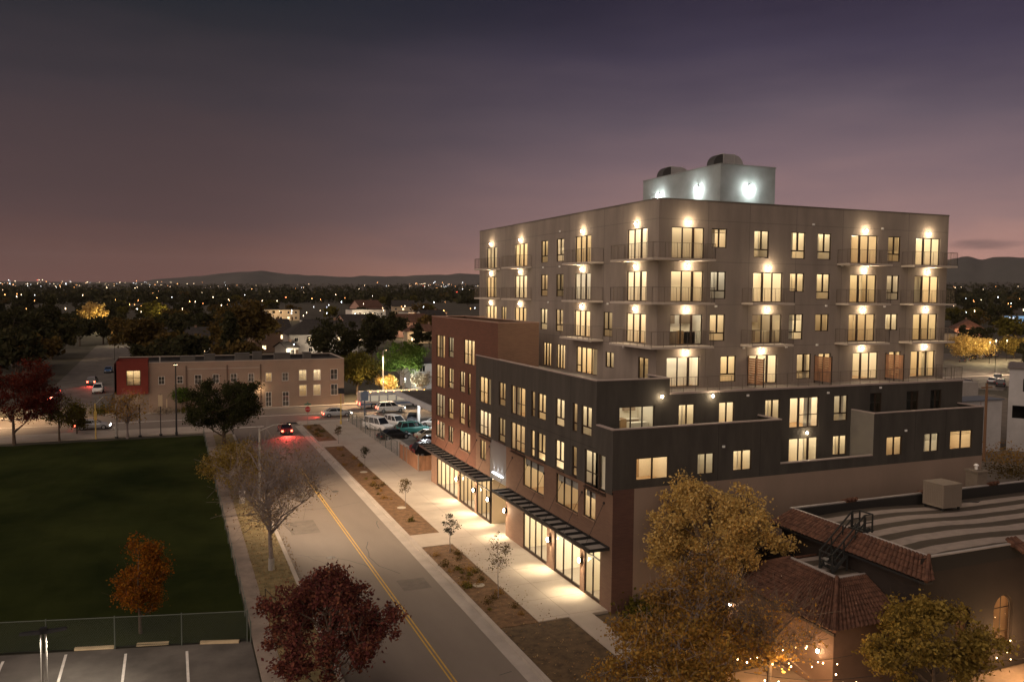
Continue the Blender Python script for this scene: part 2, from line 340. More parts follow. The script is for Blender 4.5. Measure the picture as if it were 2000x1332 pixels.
# mountains on the horizon
def ridge(name, x0, x1, dist, prof, depth, seed, m):
    r = random.Random(seed); n = 90; g = MB(); ph = [r.uniform(0, 6) for _ in range(8)]
    for i in range(n+1):
        t = i/n; az = x0 + (x1-x0)*t; h = np.interp(t, [p[0] for p in prof], [p[1] for p in prof])
        h += h*.05*sum(sin(az*q*55+ph[q])/(q+1) for q in range(1, 7))
        for dd, hh in ((-depth, -60), (-depth*.55, h*.45*(1+.25*sin(az*90+ph[0]))), (-depth*.25, h*.74*(1+.12*sin(az*130+ph[1]))), (0, h), (depth*.7, -60)):
            g.v.append(((dist+dd)*sin(az), (dist+dd)*cos(az), hh))
    for i in range(n):
        for j in range(4): g.f.append((i*5+j, (i+1)*5+j, (i+1)*5+j+1, i*5+j+1)); g.m.append(0)
    return tag(g.build(name, m, smooth=True), kind='structure')
M_MOUNT = mat('forested_mountain', (.045, .047, .040), .95, scale=.002, col2=(.075, .070, .058))
A = lambda px: YAW + math.atan((px-1000)/1605.5)
ridge('mountains', A(150), A(1080), 8200, [(0, 20), (.10, 75), (.2, 135), (.34, 196), (.42, 178), (.52, 150), (.60, 165), (.72, 180), (.86, 205), (1, 190)], 900, 3, M_MOUNT)
ridge('mountains', A(1700), A(2350), 7200, [(0, 120), (.15, 220), (.30, 318), (.40, 322), (.55, 305), (.8, 260), (1, 200)], 1100, 5, M_MOUNT)
# ------------------------------------------------------------------ the apartment building
APT = empty('apartment_building', (25.8, 45.2, 0), 'eight-storey grey, charcoal and brown brick apartment block with lit windows and balconies', 'building')
def pt(ax, c, u, d, z): return (c+d, u, z) if ax == 'X' else (u, c+d, z)
class PB(MB):                                     # mesh builder in wall coordinates (u along wall, d inwards, z)
    def __init__(s, ax, c): super().__init__(); s.ax = ax; s.c = c
    def b(s, u0, u1, d0, d1, z0, z1):
        a, e = pt(s.ax, s.c, u0, d0, z0), pt(s.ax, s.c, u1, d1, z1); return s.box(*a, *e)
    def q(s, *p): return s.quad(*[pt(s.ax, s.c, *k) for k in p])
def wall(name, ax, c, u0, u1, z0, z1, m, holes=(), rev=.16, parent=None):
    w = PB(ax, c); H = [h for h in holes if h[1] > u0 and h[0] < u1 and h[3] > z0 and h[2] < z1]
    us = sorted({u0, u1, *[min(max(v, u0), u1) for h in H for v in h[:2]]}); zs = sorted({z0, z1, *[min(max(v, z0), z1) for h in H for v in h[2:4]]})
    for j in range(len(zs)-1):
        run = None
        for i in range(len(us)-1):
            um, zm = (us[i]+us[i+1])/2, (zs[j]+zs[j+1])/2; inside = any(h[0] < um < h[1] and h[2] < zm < h[3] for h in H)
            if not inside: run = us[i] if run is None else run
            if run is not None and (inside or i == len(us)-2):
                e = us[i] if inside else us[i+1]; w.q((run, 0, zs[j]), (e, 0, zs[j]), (e, 0, zs[j+1]), (run, 0, zs[j+1])); run = None
    for a, b, p, q in H:
        a, b, p, q = max(a, u0), min(b, u1), max(p, z0), min(q, z1)
        w.q((a, 0, p), (a, rev, p), (a, rev, q), (a, 0, q)); w.q((b, 0, p), (b, rev, p), (b, rev, q), (b, 0, q))
        w.q((a, 0, q), (b, 0, q), (b, rev, q), (a, rev, q)); w.q((a, 0, p), (b, 0, p), (b, rev, p), (a, rev, p))
    return w.build(name, m, parent)
wr = random.Random(11)
FR = .055
def window(name, parent, ax, c, u0, u1, z0, z1, kind, depth=2.8, lit=True, trim=None, feature=None):
    """frame with mullions, a pane of glass and the room seen behind it"""
    f = PB(ax, c); w = u1-u0; d0, d1 = .05, .15
    f.b(u0, u1, d0, d1, z0, z0+FR); f.b(u0, u1, d0, d1, z1-FR, z1); f.b(u0, u0+FR, d0, d1, z0+FR, z1-FR); f.b(u1-FR, u1, d0, d1, z0+FR, z1-FR)
    def v(t, ww=.06, za=z0+FR, zb=z1-FR): f.b(u0+t*w-ww/2, u0+t*w+ww/2, d0+.002, d1-.002, za, zb)
    def h(z, ww=.06, a=u0+FR, b=u1-FR): f.b(a, b, d0+.004, d1-.004, z-ww/2, z+ww/2)
    if kind == 'door3': v(.34, .07); v(.67, .16)
    elif kind == 'door3r': v(.33, .16); v(.66, .07)
    elif kind == 'win21': v(.5, .10, z0+(z1-z0)*.30); h(z0+(z1-z0)*.30, .09)
    elif kind == 'win2': v(.5, .09)
    elif kind == 'slim': h(z0+(z1-z0)*.30, .09)
    elif kind == 'french':
        v(.34, .06); v(.68, .15); h(z0+(z1-z0)*.42, .045, u0+FR, u0+w*.66)
    elif kind == 'frenchr':
        v(.32, .15); v(.66, .06); h(z0+(z1-z0)*.42, .045, u0+w*.36, u1-FR)
    elif kind == 'win3': v(.33, .06); v(.66, .06)
    elif kind == 'four': v(.28, .07); v(.54, .07); v(.77, .14); h(z0+.62, .07, u0+w*.80, u1-FR)
    elif kind == 'shop':
        n = max(2, round(w/1.25))
        for i in range(1, n): v(i/n, .07)
        h(z1-1.0, .08); h(z0+.12, .14)
    p = f.build(name, M_BRONZE, parent)
    g = PB(ax, c); g.q((u0+.02, .10, z0+.02), (u1-.02, .10, z0+.02), (u1-.02, .10, z1-.02), (u0+.02, .10, z1-.02)); g.build('pane', M_GLASS, p)
    if not lit:
        r = PB(ax, c); r.q((u0, .6, z0), (u1, .6, z0), (u1, .6, z1), (u0, .6, z1)); r.build('blind', mat('dark_blind', (.03, .03, .028), .8), p); return p
    r = PB(ax, c); a, b = u0-.08, u1+.08; e = .165; D = e+depth
    zf = z0-.02 if kind.startswith(('door', 'french', 'shop', 'four')) else z0-.28
    zc = z1+.13
    r.q((a, D, zf), (b, D, zf), (b, D, zc), (a, D, zc)); r.q((a, e, zf), (a, D, zf), (a, D, zc), (a, e, zc)); r.q((b, e, zf), (b, D, zf), (b, D, zc), (b, e, zc))
    # front returns so that no light leaks round the opening
    r.q((a, e, zf), (u0, e, zf), (u0, e, zc), (a, e, zc)); r.q((u1, e, zf), (b, e, zf), (b, e, zc), (u1, e, zc)); r.q((u0, e, z1), (u1, e, z1), (u1, e, zc), (u0, e, zc)); r.q((u0, e, zf), (u1, e, zf), (u1, e, z0), (u0, e, z0))
    t = wr.random()
    feature = feature or ('part' if t < .36 else 'doorway' if t < .56 else 'curtain' if t < .88 else 'plain')
    if feature == 'part':
        m_ = u0 + w*wr.uniform(.3, .7); r.b(m_-.06, m_+.06, e+depth*.2, D-.01, zf+.01, zc-.02)
        if wr.random() < .6: r.k = 1; r.b(m_+.2, min(b-.05, m_+w*.42), D-.4, D-.01, zf+.02, zf+wr.uniform(.7, 2.0)); r.k = 0
    elif feature == 'doorway':
        m_ = u0 + w*wr.uniform(.2, .6); r.k = 1; r.b(m_, m_+min(.85, w*.5), D-.05, D-.01, zf+.02, zf+2.0); r.k = 0
    elif feature == 'curtain':
        s0 = u0 + (.02 if wr.random() < .5 else w*.55); s1 = s0 + w*wr.uniform(.22, .45); n = 14
        for i in range(n):
            x0, x1 = s0+(s1-s0)*i/n, s0+(s1-s0)*(i+1)/n; k0, k1 = .26+.035*(i % 2), .26+.035*((i+1) % 2)
            r.q((x0, k0, zf+.05), (x1, k1, zf+.05), (x1, k1, zc-.04), (x0, k0, zc-.04))
    elif feature == 'roller':
        r.k = 3; r.q((u0+.04, .20, z1-(z1-z0)*.27), (u1-.04, .20, z1-(z1-z0)*.27), (u1-.04, .20, z1-.03), (u0+.04, .20, z1-.03)); r.k = 0
    elif feature == 'kitchen':
        r.k = 3; r.b(u0+.15, u1-.2, D-.65, D-.02, zf+.01, zf+.92); r.k = 0
        r.b(u0+.10, u1-.15, D-.68, D-.02, zf+.92, zf+.97); r.k = 3; r.b(u0+.2, u0+w*.36, D-.36, D-.02, zf+1.5, zc-.15); r.b(u0+w*.58, u1-.3, D-.36, D-.02, zf+1.5, zc-.15)
        r.k = 1; r.b(u0+w*.39, u0+w*.56, D-.70, D-.03, zf+.02, zf+1.0); r.k = 0; r.b(u0+w*.45, u1-.1, e+.45, e+.95, zf+.01, zf+.88)
    if kind in ('win21', 'win2', 'slim') and wr.random() < .25:
        hb = (z1-z0)*wr.choice((.25, .4, .55, .95)); nb = max(3, int(hb/.09))
        for i in range(nb): zz = z1-.03-hb*i/nb; r.q((u0+.06, .19, zz), (u1-.06, .19, zz), (u1-.06, .235, zz-.062), (u0+.06, .235, zz-.062))
    r.k = 1; r.q((a, e, zf), (b, e, zf), (b, D, zf), (a, D, zf)); r.k = 2; r.q((a, e, zc), (b, e, zc), (b, D, zc), (a, D, zc))
    warm = wr.random(); ceil = M_SHOPC if kind == 'shop' else M_ROOMCOOL if feature == 'kitchen' or warm > .90 else M_ROOMC
    r.build('interior', [M_ROOMW, M_ROOMF, ceil, mat('kitchen_cabinet', (.30, .22, .15), .6) if feature == 'kitchen' else mat('grey_roller', (.30, .29, .28), .8)], p)
    if trim:
        k = PB(ax, c); k.b(u0-.05, u1+.05, -.07, .045, z0-.09, z0-.005); k.build('sill', trim, p)
    return p
def lamp(ax, c, u, z, w=62, parent=APT, name='wall_lamp', col=(1, .77, .50), big=1.0):
    f = PB(ax, c); f.b(u-.06, u+.06, -.05, -.002, z-.10, z+.10); f.b(u-.03, u+.03, -.16*big, -.05, z+.06, z+.09)
    p = f.build(name, M_BLACKM, parent); x, y, _ = pt(ax, c, u, -.15*big, z)
    MB().ball(x, y, z-.01, .085*big, 10, 1.1).build('bulb', M_BULB, p)
    x, y, _ = pt(ax, c, u, -.42*big, z); point('lamp_light', (x, y, z-.04), w*1.15, col, .03, p)
    return p
def rail_run(g, pts, z, h=1.07, gap=.125):
    """top and bottom rails, posts and balusters along a polyline"""
    for i in range(len(pts)-1):
        (x0, y0), (x1, y1) = pts[i], pts[i+1]; n = max(1, round(hypot(x1-x0, y1-y0)/gap)); q = 8
        for zz, r in ((z+h, .019), (z+.10, .012)): g.tube([(x0, y0, zz), (x1, y1, zz)], r, 4)
        for k in range(n+1):
            x, y = x0+(x1-x0)*k/n, y0+(y1-y0)*k/n; post = k % q == 0 or k == n
            g.tube([(x, y, z-.12 if post else z+.10), (x, y, z+h)], (.020 if post else .0065), 4)
def balcony(pts_slab, rail_pts, z):
    s = MB(); s.hexa([(x, y, z-.20) for x, y in pts_slab], [(x, y, z-.05) for x, y in pts_slab]); p = s.build('balcony', M_SLAB, APT)
    g = MB(); rail_run(g, rail_pts, z-.05); g.build('railing', M_RAIL, p); return p

XW, YS = 32.0, 50.05              # grey upper block: street face and south face
X0, XC = 25.86, 25.80             # street facade: brick plane, charcoal plane
YB, YL = 47.44, 45.20             # south face of the charcoal block, lower projecting part
ZD = {8: 23.12, 7: 20.02, 6: 16.92, 5: 13.86}; ZT = {8: 25.36, 7: 22.24, 6: 19.10, 5: 16.02}
hW, hS, h0, hB, hB2, hL = [], [], [], [], [], []
# --- grey block, street face
WEST = []
for L_ in (8, 7, 6):
    zb, zt = ZD[L_], ZT[L_]
    for a, b in ((81.25, 84.3), (73.28, 76.3), (60.2, 63.05), (51.55, 54.4)): WEST.append((a, b, zb, zt, 'door3r', 2.6))
    for a, b in ((68.57, 70.05), (65.25, 66.75)): WEST.append((a, b, zb+.22, zt, 'win21', 2.4))
WEST += [(56.5, 57.97, ZD[6]+.22, ZT[6], 'win21', 2.4), (78.5, 79.9, ZD[6]+.22, ZT[6], 'win2', 2.4)]
W5 = [(67.6, 69.4, 13.86, 16.0, 'door3', 2.6), (64.75, 66.5, 13.86, 16.0, 'door3', 2.6), (58.85, 62.6, 13.86, 16.05, 'four', 2.6), (56.16, 57.5, 14.72, 15.95, 'win2', 2.2), (51.15, 52.55, 14.3, 15.9, 'win2', .62)]
WEST += W5
for q in WEST: window('glazed_door' if q[4] in ('door3r', 'door3', 'four') else 'window', APT, 'X', XW, *q[:5], depth=q[5], feature='part' if q[5] < 1 else None)
wall('grey_wall', 'X', XW, YS, 86.55, 13.5, 27.30, M_GREY, [q[:4] for q in WEST], parent=APT)
# --- grey block, south face
SOUTH = []
for L_ in (8, 7, 6, 5):
    zb, zt = ZD[L_], ZT[L_]; W_ = lambda a, b, low=.22, k='win21', d=2.6: SOUTH.append((a, b, zb+low, zt, k, d)); D_ = lambda a, b, k='door3', d=2.6: SOUTH.append((a, b, zb, zt, k, d))
    if L_ == 5:
        D_(32.85, 35.7, 'door3', .95); W_(37.55, 38.95); D_(40.0, 42.8); W_(44.7, 46.1); W_(46.85, 48.1, .9, 'win2'); D_(50.35, 53.05, 'door3r'); W_(54.25, 55.55); D_(56.65, 59.4, 'door3r')
    else:
        D_(33.08, 35.87, 'door3', 1.1)
        W_(36.5, 37.87, .85, 'win2') if L_ == 8 else W_(36.5, 37.87)
        if L_ == 8: W_(40.33, 41.72)
        else: D_(40.32, 43.1, 'door3r' if L_ == 7 else 'door3')
        W_(43.8, 45.2, .8 if L_ == 7 else .22, 'win2' if L_ == 7 else 'win21')
        W_(46.4, 47.76, .84 if L_ == 6 else .22, 'win2' if L_ == 6 else 'win21')
        D_(49.8, 52.58, 'door3r'); W_(53.7, 55.05, .84 if L_ == 6 else .22, 'win2' if L_ == 6 else 'win21'); D_(56.75, 59.5, 'door3r')
for q in SOUTH:
    kit = 'kitchen' if (q[0], round(q[2], 2)) in ((33.08, 16.92), (40.32, 16.92)) else None
    window('glazed_door' if q[4].startswith('door') else 'window', APT, 'Y', YS, *q[:5], depth=q[5], feature=kit or ('plain' if q[5] < 1.2 else None))
wall('grey_wall', 'Y', YS, XW, 60.4, 13.5, 27.30, M_GREY, [q[:4] for q in SOUTH], parent=APT)
s = MB(); s.quad((60.4, YS, 13.5), (60.4, 86.55, 13.5), (60.4, 86.55, 27.3), (60.4, YS, 27.3)); s.quad((XW, 86.55, 13.5), (60.4, 86.55, 13.5), (60.4, 86.55, 27.3), (XW, 86.55, 27.3)); s.build('grey_wall', M_GREY, APT)
MB().box(XW+.3, YS+.3, 26.3, 60.1, 86.25, 26.45).build('main_roof', mat('pale_roof_membrane', (.30, .30, .30), .9, .1, .4), APT)
s = MB()
for a in ((XW-.03, YS-.03, 60.43, YS+.27), (XW-.03, 86.28, 60.43, 86.58), (XW-.03, YS+.27, XW+.27, 86.28), (60.13, YS+.27, 60.43, 86.28)): s.box(a[0], a[1], 27.27, a[2], a[3], 27.36)
s.build('parapet_cap', mat('grey_cap', (.12, .105, .09), .6), APT)
s = MB()
for a in ((XW+.25, YS+.25, 60.15, YS+.29), (XW+.25, YS+.29, XW+.29, 86.2), (60.11, YS+.29, 60.15, 86.2), (XW+.29, 86.2, 60.1, 86.24)): s.box(a[0], a[1], 26.4, a[2], a[3], 27.26)
s.build('parapet_lining', M_GREY, APT)
JM = (mat('joint_grey', (.10, .09, .08), .9), mat('joint_dark', (.022, .02, .018), .9))
def joint(k, *bx): MB().box(*bx).build('control_joint', JM[k], APT)
for z in (16.72, 19.82, 22.92, 25.9): joint(0, XW-.003, YS-.003, z-.012, XW+.01, 86.5, z+.012); joint(0, XW+.01, YS-.003, z-.0115, 60.38, YS+.01, z+.0115)
for y in (58.0, 64.2, 71.3, 79.0): joint(0, XW-.004, y-.012, 13.9, XW+.01, y+.012, 27.25)
for x in (36.2, 39.9, 44.3, 48.9, 55.9): joint(0, x-.012, YS-.004, 13.9, x+.012, YS+.01, 27.25)
for x in (33.9, 37.4): joint(1, x-.012, YL-.004, 8.1, x+.012, YL+.01, 11.88)
for x in (51.9, 55.1): joint(1, x-.012, YL-.004, 8.9, x+.012, YL+.01, 11.88)
for y in (51.2, 58.7, 66.2): joint(1, XC-.004, y-.012, 7.8, XC+.01, y+.012, 14.78)
joint(1, XC-.003, YB+.02, 10.33, XC+.01, 70.5, 10.355)
# lamps of the grey block
for L_ in (8, 7, 6):
    for u in (82.8, 74.8, 61.6, 53.0): lamp('X', XW, u, ZT[L_]+.36)
for L_ in (8, 7, 6, 5):
    for u in (34.45, 41.7, 51.2, 58.1):
        if L_ == 8 and u == 41.7: continue
        lamp('Y', YS, u if not (L_ == 5 and u == 41.7) else 41.3, ZT[L_]+.36)
# balconies
XO, YO = 30.68, 48.70
for L_ in (8, 7, 6):
    z = ZD[L_]
    bl = [(80.4, 84.6), (72.2, 76.7), (58.0, 62.9)] if L_ != 6 else [(57.9, 63.2)]
    for a, b in bl: balcony([(XO, a), (XW-.005, a), (XW-.005, b), (XO, b)], [(XW-.03, a+.04), (XO+.04, a+.04), (XO+.04, b-.04), (XW-.03, b-.04)], z)
    balcony([(XO, YO), (35.95, YO), (35.95, YS-.005), (XW-.005, YS-.005), (XW-.005, 54.6), (XO, 54.6)],
            [(XW-.03, 54.56), (XO+.04, 54.56), (XO+.04, YO+.04), (35.91, YO+.04), (35.91, YS-.03)], z)
    for a, b in ([] if L_ == 8 else [(39.3, 43.15)]) + [(48.4, 52.8), (55.2, 60.0)]:
        balcony([(a, YO), (b, YO), (b, YS-.005), (a, YS-.005)], [(a+.04, YS-.03), (a+.04, YO+.04), (b-.04, YO+.04), (b-.04, YS-.03)], z)
# --- penthouse and its ducts
PX, PY, PZ = 43.49, 58.57, 31.6
s = MB(); s.box(PX, PY, 26.4, 49.3, 71.0, PZ); ph = s.build('penthouse', mat('penthouse_stucco', (.23, .245, .235), .9, .14, .5, .2), APT)
s = MB(); s.box(PX-.05, PY-.05, PZ, 49.35, 71.05, PZ+.12); s.build('penthouse_cap', mat('pale_cap', (.20, .20, .19), .6), ph)
def flood(ax, c, u, z):
    f = PB(ax, c); f.b(u-.10, u+.10, -.12, -.002, z+.10, z+.30); p = f.build('floodlight', M_BLACKM, APT)
    x, y, _ = pt(ax, c, u, -.22, z); MB().ball(x, y, z, .19, 10).build('flood_bulb', M_BULBW, p); x, y, _ = pt(ax, c, u, -.55, z-.1); point('lamp_light', (x, y, z-.3), 95, (.90, 1.0, .97), .03, p)
for u in (68.0, 61.7): flood('X', PX, u, 29.9)
flood('Y', PY, 46.5, 29.8)
def duct(cx, cy, z, ln, ax):
    m1, m2 = mat('duct_dark', (.05, .048, .046), .5), mat('duct_galvanised', (.42, .41, .40), .4, .08, 1, metal=.4)
    w, hh = .50, .5
    def P(t, d, zz): return (cx+t, cy+d, zz) if ax == 'X' else (cx+d, cy+t, zz)
    def elbow(t0, sgn):
        b = MB(); n = 7
        prev = None
        for i in range(n+1):
            a = (pi/2)*i/n; ro, ri = .95, .10
            ring = [P(t0+sgn*ro*sin(a), -w, z+ro*cos(a)), P(t0+sgn*ro*sin(a), w, z+ro*cos(a)), P(t0+sgn*ri*sin(a), w, z+ri*cos(a)), P(t0+sgn*ri*sin(a), -w, z+ri*cos(a))]
            if prev:
                for k in range(4): b.quad(prev[k], prev[(k+1) % 4], ring[(k+1) % 4], ring[k])
            else: b.quad(*ring)
            prev = ring
        b.quad(*prev); return b
    b = MB(); a, e = P(-ln/2+.01, -w-.04, z+.10), P(ln/2-.01, w+.04, z+.98); b.box(*a, *e)
    for t in (-ln/2+.02, ln/2-.08): a, e = P(t, -w-.08, z+.06), P(t+.06, w+.08, z+1.02); b.box(*a, *e)
    p = b.build('exhaust_duct', m2, APT)
    elbow(-ln/2, -1).build('dark_hood', m1, p); elbow(ln/2, 1).build('elbow', m2, p)
duct(45.0, 60.0, PZ+.12, 1.25, 'X'); duct(45.0, 68.0, PZ+.12, 1.25, 'X')
# --- red-brown brick block at the far end of the street face
BR = []
for z0, z1, z2, tall in ((13.75, 16.08, 14.03, 5), (10.62, 12.98, 10.92, 4), (7.54, 9.95, 7.83, 3)):
    BR.append((80.0, 82.9, z0, z1, 'frenchr')); BR.append((77.22, 78.82, z2, z1-.04, 'win21'))
    if tall == 5: BR.append((71.15, 74.15, z0, z1, 'frenchr'))
    else: BR += [(73.78, 75.28, z2, z1-.03, 'win21'), (72.2, 72.93, z2, z1-.03, 'slim')]
BR2 = [(79.98, 82.93, 5.36, 7.12, 'win3'), (77.27, 78.75, 5.5, 7.1, 'win2'), (72.2, 75.2, 5.4, 7.22, 'win3'), (68.02, 69.47, 5.5, 7.25, 'win2')]
for q in BR: window('window', APT, 'X', X0, *q, depth=2.6)
for q in BR2: window('window', APT, 'X', X0, *q, depth=3.0, trim=M_BRICK2)
wall('brick_wall', 'X', X0, 70.55, 84.55, 4.3, 17.95, M_BRICK, [q[:4] for q in BR+BR2], parent=APT)
wall('brick_wall', 'X', X0, 65.26, 70.55, 13.6, 17.95, M_BRICK, parent=APT)
s = MB(); s.quad((X0, 65.26, 13.5), (29.7, 65.26, 13.5), (29.7, 65.26, 17.95), (X0, 65.26, 17.95)); s.quad((29.7, 65.26, 13.5), (29.7, 84.55, 13.5), (29.7, 84.55, 17.95), (29.7, 65.26, 17.95))
s.quad((X0, 84.55, 0), (XW+10, 84.55, 0), (XW+10, 84.55, 17.95), (X0, 84.55, 17.95)); s.build('brick_wall', M_BRICK2, APT)
s = MB(); s.box(X0-.02, 65.24, 17.93, 29.72, 65.5, 18.01); s.box(X0-.02, 65.5, 17.93, X0+.25, 84.57, 18.01); s.box(29.46, 65.5, 17.93, 29.72, 84.57, 18.01); s.box(X0+.25, 84.3, 17.93, 29.46, 84.57, 18.01)
s.build('parapet_cap', mat('brick_cap', (.27, .17, .13), .6), APT)
MB().box(X0+.2, 65.5, 17.1, 29.6, 84.4, 17.2).build('brick_block_roof', M_ROOFD, APT)
# --- charcoal block
BL = []
for z0, z1, z2, kk in ((10.66, 13.0, 10.98, 4), (7.56, 9.98, 7.88, 3)):
    BL += [(66.7, 69.6, z0, z1, 'frenchr', 2.6), (63.35, 64.83, z2, z1-.03, 'win21', 2.6), (59.2, 62.1, z0, z1, 'french', 2.6), (57.32, 58.03, z2, z1-.03, 'slim', 2.2), (55.35, 56.78, z2, z1-.03, 'win21', 2.6),
           (52.2, 53.65, z2, z1-.03, 'win21', 2.6), (50.2, 50.9, z2, z1-.03, 'slim', 1.3)]
    BL.append((48.1, 49.58, z2, z1-.03, 'win21', 1.3) if kk == 4 else (46.14, 49.0, z0, z1+.1, 'frenchr', 1.3))
for q in BL: window('window', APT, 'X', XC, *q[:5], depth=q[5], trim=M_BRONZE if q[2] < 9 else None)
wall('charcoal_wall', 'X', XC, YB, 70.55, 7.75, 14.80, M_CHAR, [q[:4] for q in BL], parent=APT)
wall('charcoal_wall', 'X', XC, YL, YB, 7.75, 11.90, M_CHAR, [q[:4] for q in BL], parent=APT)
s = MB(); s.quad((XC, 70.55, 7.75), (X0+.0, 70.55, 7.75), (X0+.0, 70.55, 14.8), (XC, 70.55, 14.8)); s.quad((XC, YL, 7.75), (X0+.3, YL, 7.75), (X0+.3, 70.55, 7.75), (XC, 70.55, 7.75)); s.build('charcoal_wall', M_CHAR, APT)
B4 = [(27.52, 30.28, 11.2, 13.02, 'win3', 2.2, 'kitchen', 1), (32.2, 33.55, 11.45, 12.98, 'win2', 2.2, None, 1), (35.55, 36.9, 11.45, 13.0, 'win2', 2.2, None, 1), (39.6, 40.95, 11.5, 13.0, 'win2', 2.2, None, 1),
      (41.85, 44.58, 10.8, 13.05, 'frenchr', 2.2, None, 1), (46.04, 47.4, 11.1, 13.05, 'win21', 2.2, None, 1), (49.6, 50.8, 11.5, 13.1, 'win2', 1.5, None, 0), (53.42, 54.7, 11.5, 13.1, 'win2', 1.5, None, 0), (56.0, 57.2, 11.5, 13.1, 'win2', 1.5, None, 0),
      (41.86, 44.6, 7.9, 10.03, 'door3', 2.2, None, 1), (46.05, 47.42, 8.5, 10.0, 'win2', 2.2, None, 1)]
for q in B4: window('glazed_door' if q[4] == 'door3' else 'window', APT, 'Y', YB, *q[:5], depth=q[5], feature=q[6], lit=bool(q[7]))
wall('charcoal_wall', 'Y', YB, XC, 31.45, 7.75, 14.80, M_CHAR, [q[:4] for q in B4], parent=APT)
wall('charcoal_wall', 'Y', YB, 31.45, 59.55, 7.75, 13.72, M_CHAR, [q[:4] for q in B4], parent=APT)
s = MB(); s.quad((59.55, YB, 5), (59.55, 80, 5), (59.55, 80, 13.72), (59.55, YB, 13.72)); s.quad((31.45, YB, 13.7), (31.45, YS, 13.7), (31.45, YS, 14.8), (31.45, YB, 14.8)); s.build('charcoal_wall', M_CHAR, APT)
B3 = [(27.54, 30.0, 8.54, 10.0, 'win2'), (32.25, 33.6, 8.56, 9.98, 'win2'), (35.15, 36.7, 8.6, 10.0, 'win2'), (49.04, 50.6, 8.68, 10.1, 'win2'), (52.85, 54.42, 8.7, 10.12, 'win2'), (55.62, 58.05, 8.72, 10.15, 'win2')]
for i, q in enumerate(B3): window('window', APT, 'Y', YL, *q, depth=1.95, feature='doorway' if i == 0 else None)
hh = [q[:4] for q in B3]
wall('charcoal_wall', 'Y', YL, XC, 39.17, 8.05, 11.90, M_CHAR, hh, parent=APT)
wall('charcoal_wall', 'Y', YL, 39.17, 47.72, 8.05, 8.80, M_CHAR, parent=APT)
wall('charcoal_wall', 'Y', YL, 47.72, 59.2, 8.05, 11.90, M_CHAR, hh, parent=APT)
s = MB(); s.quad((39.17, YL, 7.6), (39.17, YB, 7.6), (39.17, YB, 11.9), (39.17, YL, 11.9)); s.quad((59.2, YL, 3), (59.2, YB+3, 3), (59.2, YB+3, 11.9), (59.2, YL, 11.9)); s.build('charcoal_wall', M_CHAR, APT)
s = MB(); s.quad((47.72, YL, 7.6), (47.72, YB, 7.6), (47.72, YB, 11.9), (47.72, YL, 11.9)); s.build('pale_return_wall', mat('taupe_stucco', (.17, .155, .13), .9, .1, .5, .1), APT)
# terraces
MB().box(XC+.3, YB+.25, 13.5, XW+.0, 65.2, 13.72).build('terrace_floor', M_DECK, APT)
MB().box(31.5, YB+.02, 13.5, 59.5, YS-.002, 13.71).build('terrace_floor', M_DECK, APT)
MB().box(29.75, 65.2, 13.5, XW, 73, 13.715).build('terrace_floor', M_DECK, APT)
MB().box(XC+.2, YL+.2, 10.3, 39.0, YB-.002, 10.56).build('terrace_floor', M_DECK, APT)
MB().box(39.19, YL+.2, 7.4, 47.7, YB-.002, 7.86).build('terrace_floor', M_DECK, APT)
MB().box(47.9, YL+.2, 10.9, 59.0, YB-.002, 11.2).build('flat_roof', M_ROOFD, APT)
def cap(*bx, m=M_CAP):
    s = MB()
    for b in bx: s.box(*b)
    s.build('parapet_cap', m, APT)
cap((XC-.04, YB-.04, 14.80, 31.47, YB+.24, 14.88), (XC-.04, YB+.24, 14.80, XC+.24, 70.57, 14.88), (31.19, YB+.24, 14.80, 31.47, YS-.01, 14.88))
cap((31.47, YB-.05, 13.72, 59.60, YB+.14, 13.86))
cap((XC-.04, YL-.04, 11.90, 39.19, YL+.24, 11.98), (XC-.04, YL+.24, 11.90, XC+.24, YB-.05, 11.98), (38.93, YL+.24, 11.90, 39.19, YB-.01, 11.98))
cap((39.20, YL-.04, 8.80, 47.70, YL+.24, 8.88))
cap((47.71, YL-.04, 11.90, 59.24, YL+.2, 11.98), (47.71, YL+.2, 11.90, 47.93, YB-.01, 11.98), (59.0, YL+.2, 11.90, 59.24, YB-.01, 11.98))
s = MB(); s.box(XC+.2, YB+.2, 13.72, 31.2, YB+.24, 14.79); s.box(XC+.2, YB+.24, 13.72, XC+.24, 70.5, 14.79); s.box(XC+.2, YL+.2, 10.56, 38.9, YL+.24, 11.89); s.box(39.2, YL+.2, 7.86, 47.7, YL+.23, 8.79); s.box(47.9, YL+.16, 11.2, 59.0, YL+.19, 11.89)
s.build('parapet_lining', M_CHAR, APT)
g = MB(); rail_run(g, [(31.6, YB+.06), (59.48, YB+.06), (59.48, YS-.1)], 13.86, 1.0); g.build('terrace_railing', M_RAIL, APT)
for x in (40.05, 46.45, 53.85):                   # slatted cedar privacy screens
    s = MB()
    for i in range(11): s.box(x-.02, YS-1.78, 13.95+i*.175, x+.02, YS-.06, 13.95+i*.175+.15)
    p = s.build('privacy_screen', M_WOOD, APT)
    s = MB()
    for y in (YS-1.84, YS-.95, YS-.06): s.box(x-.035, y, 13.73, x+.035, y+.06, 15.95)
    s.build('screen_post', M_BRONZE, p)
lamp('Y', YB, 30.75, 13.62, 22); lamp('Y', YB, 34.9, 13.50, 22); lamp('Y', YB, 43.4, 10.42, 22)
s = MB()
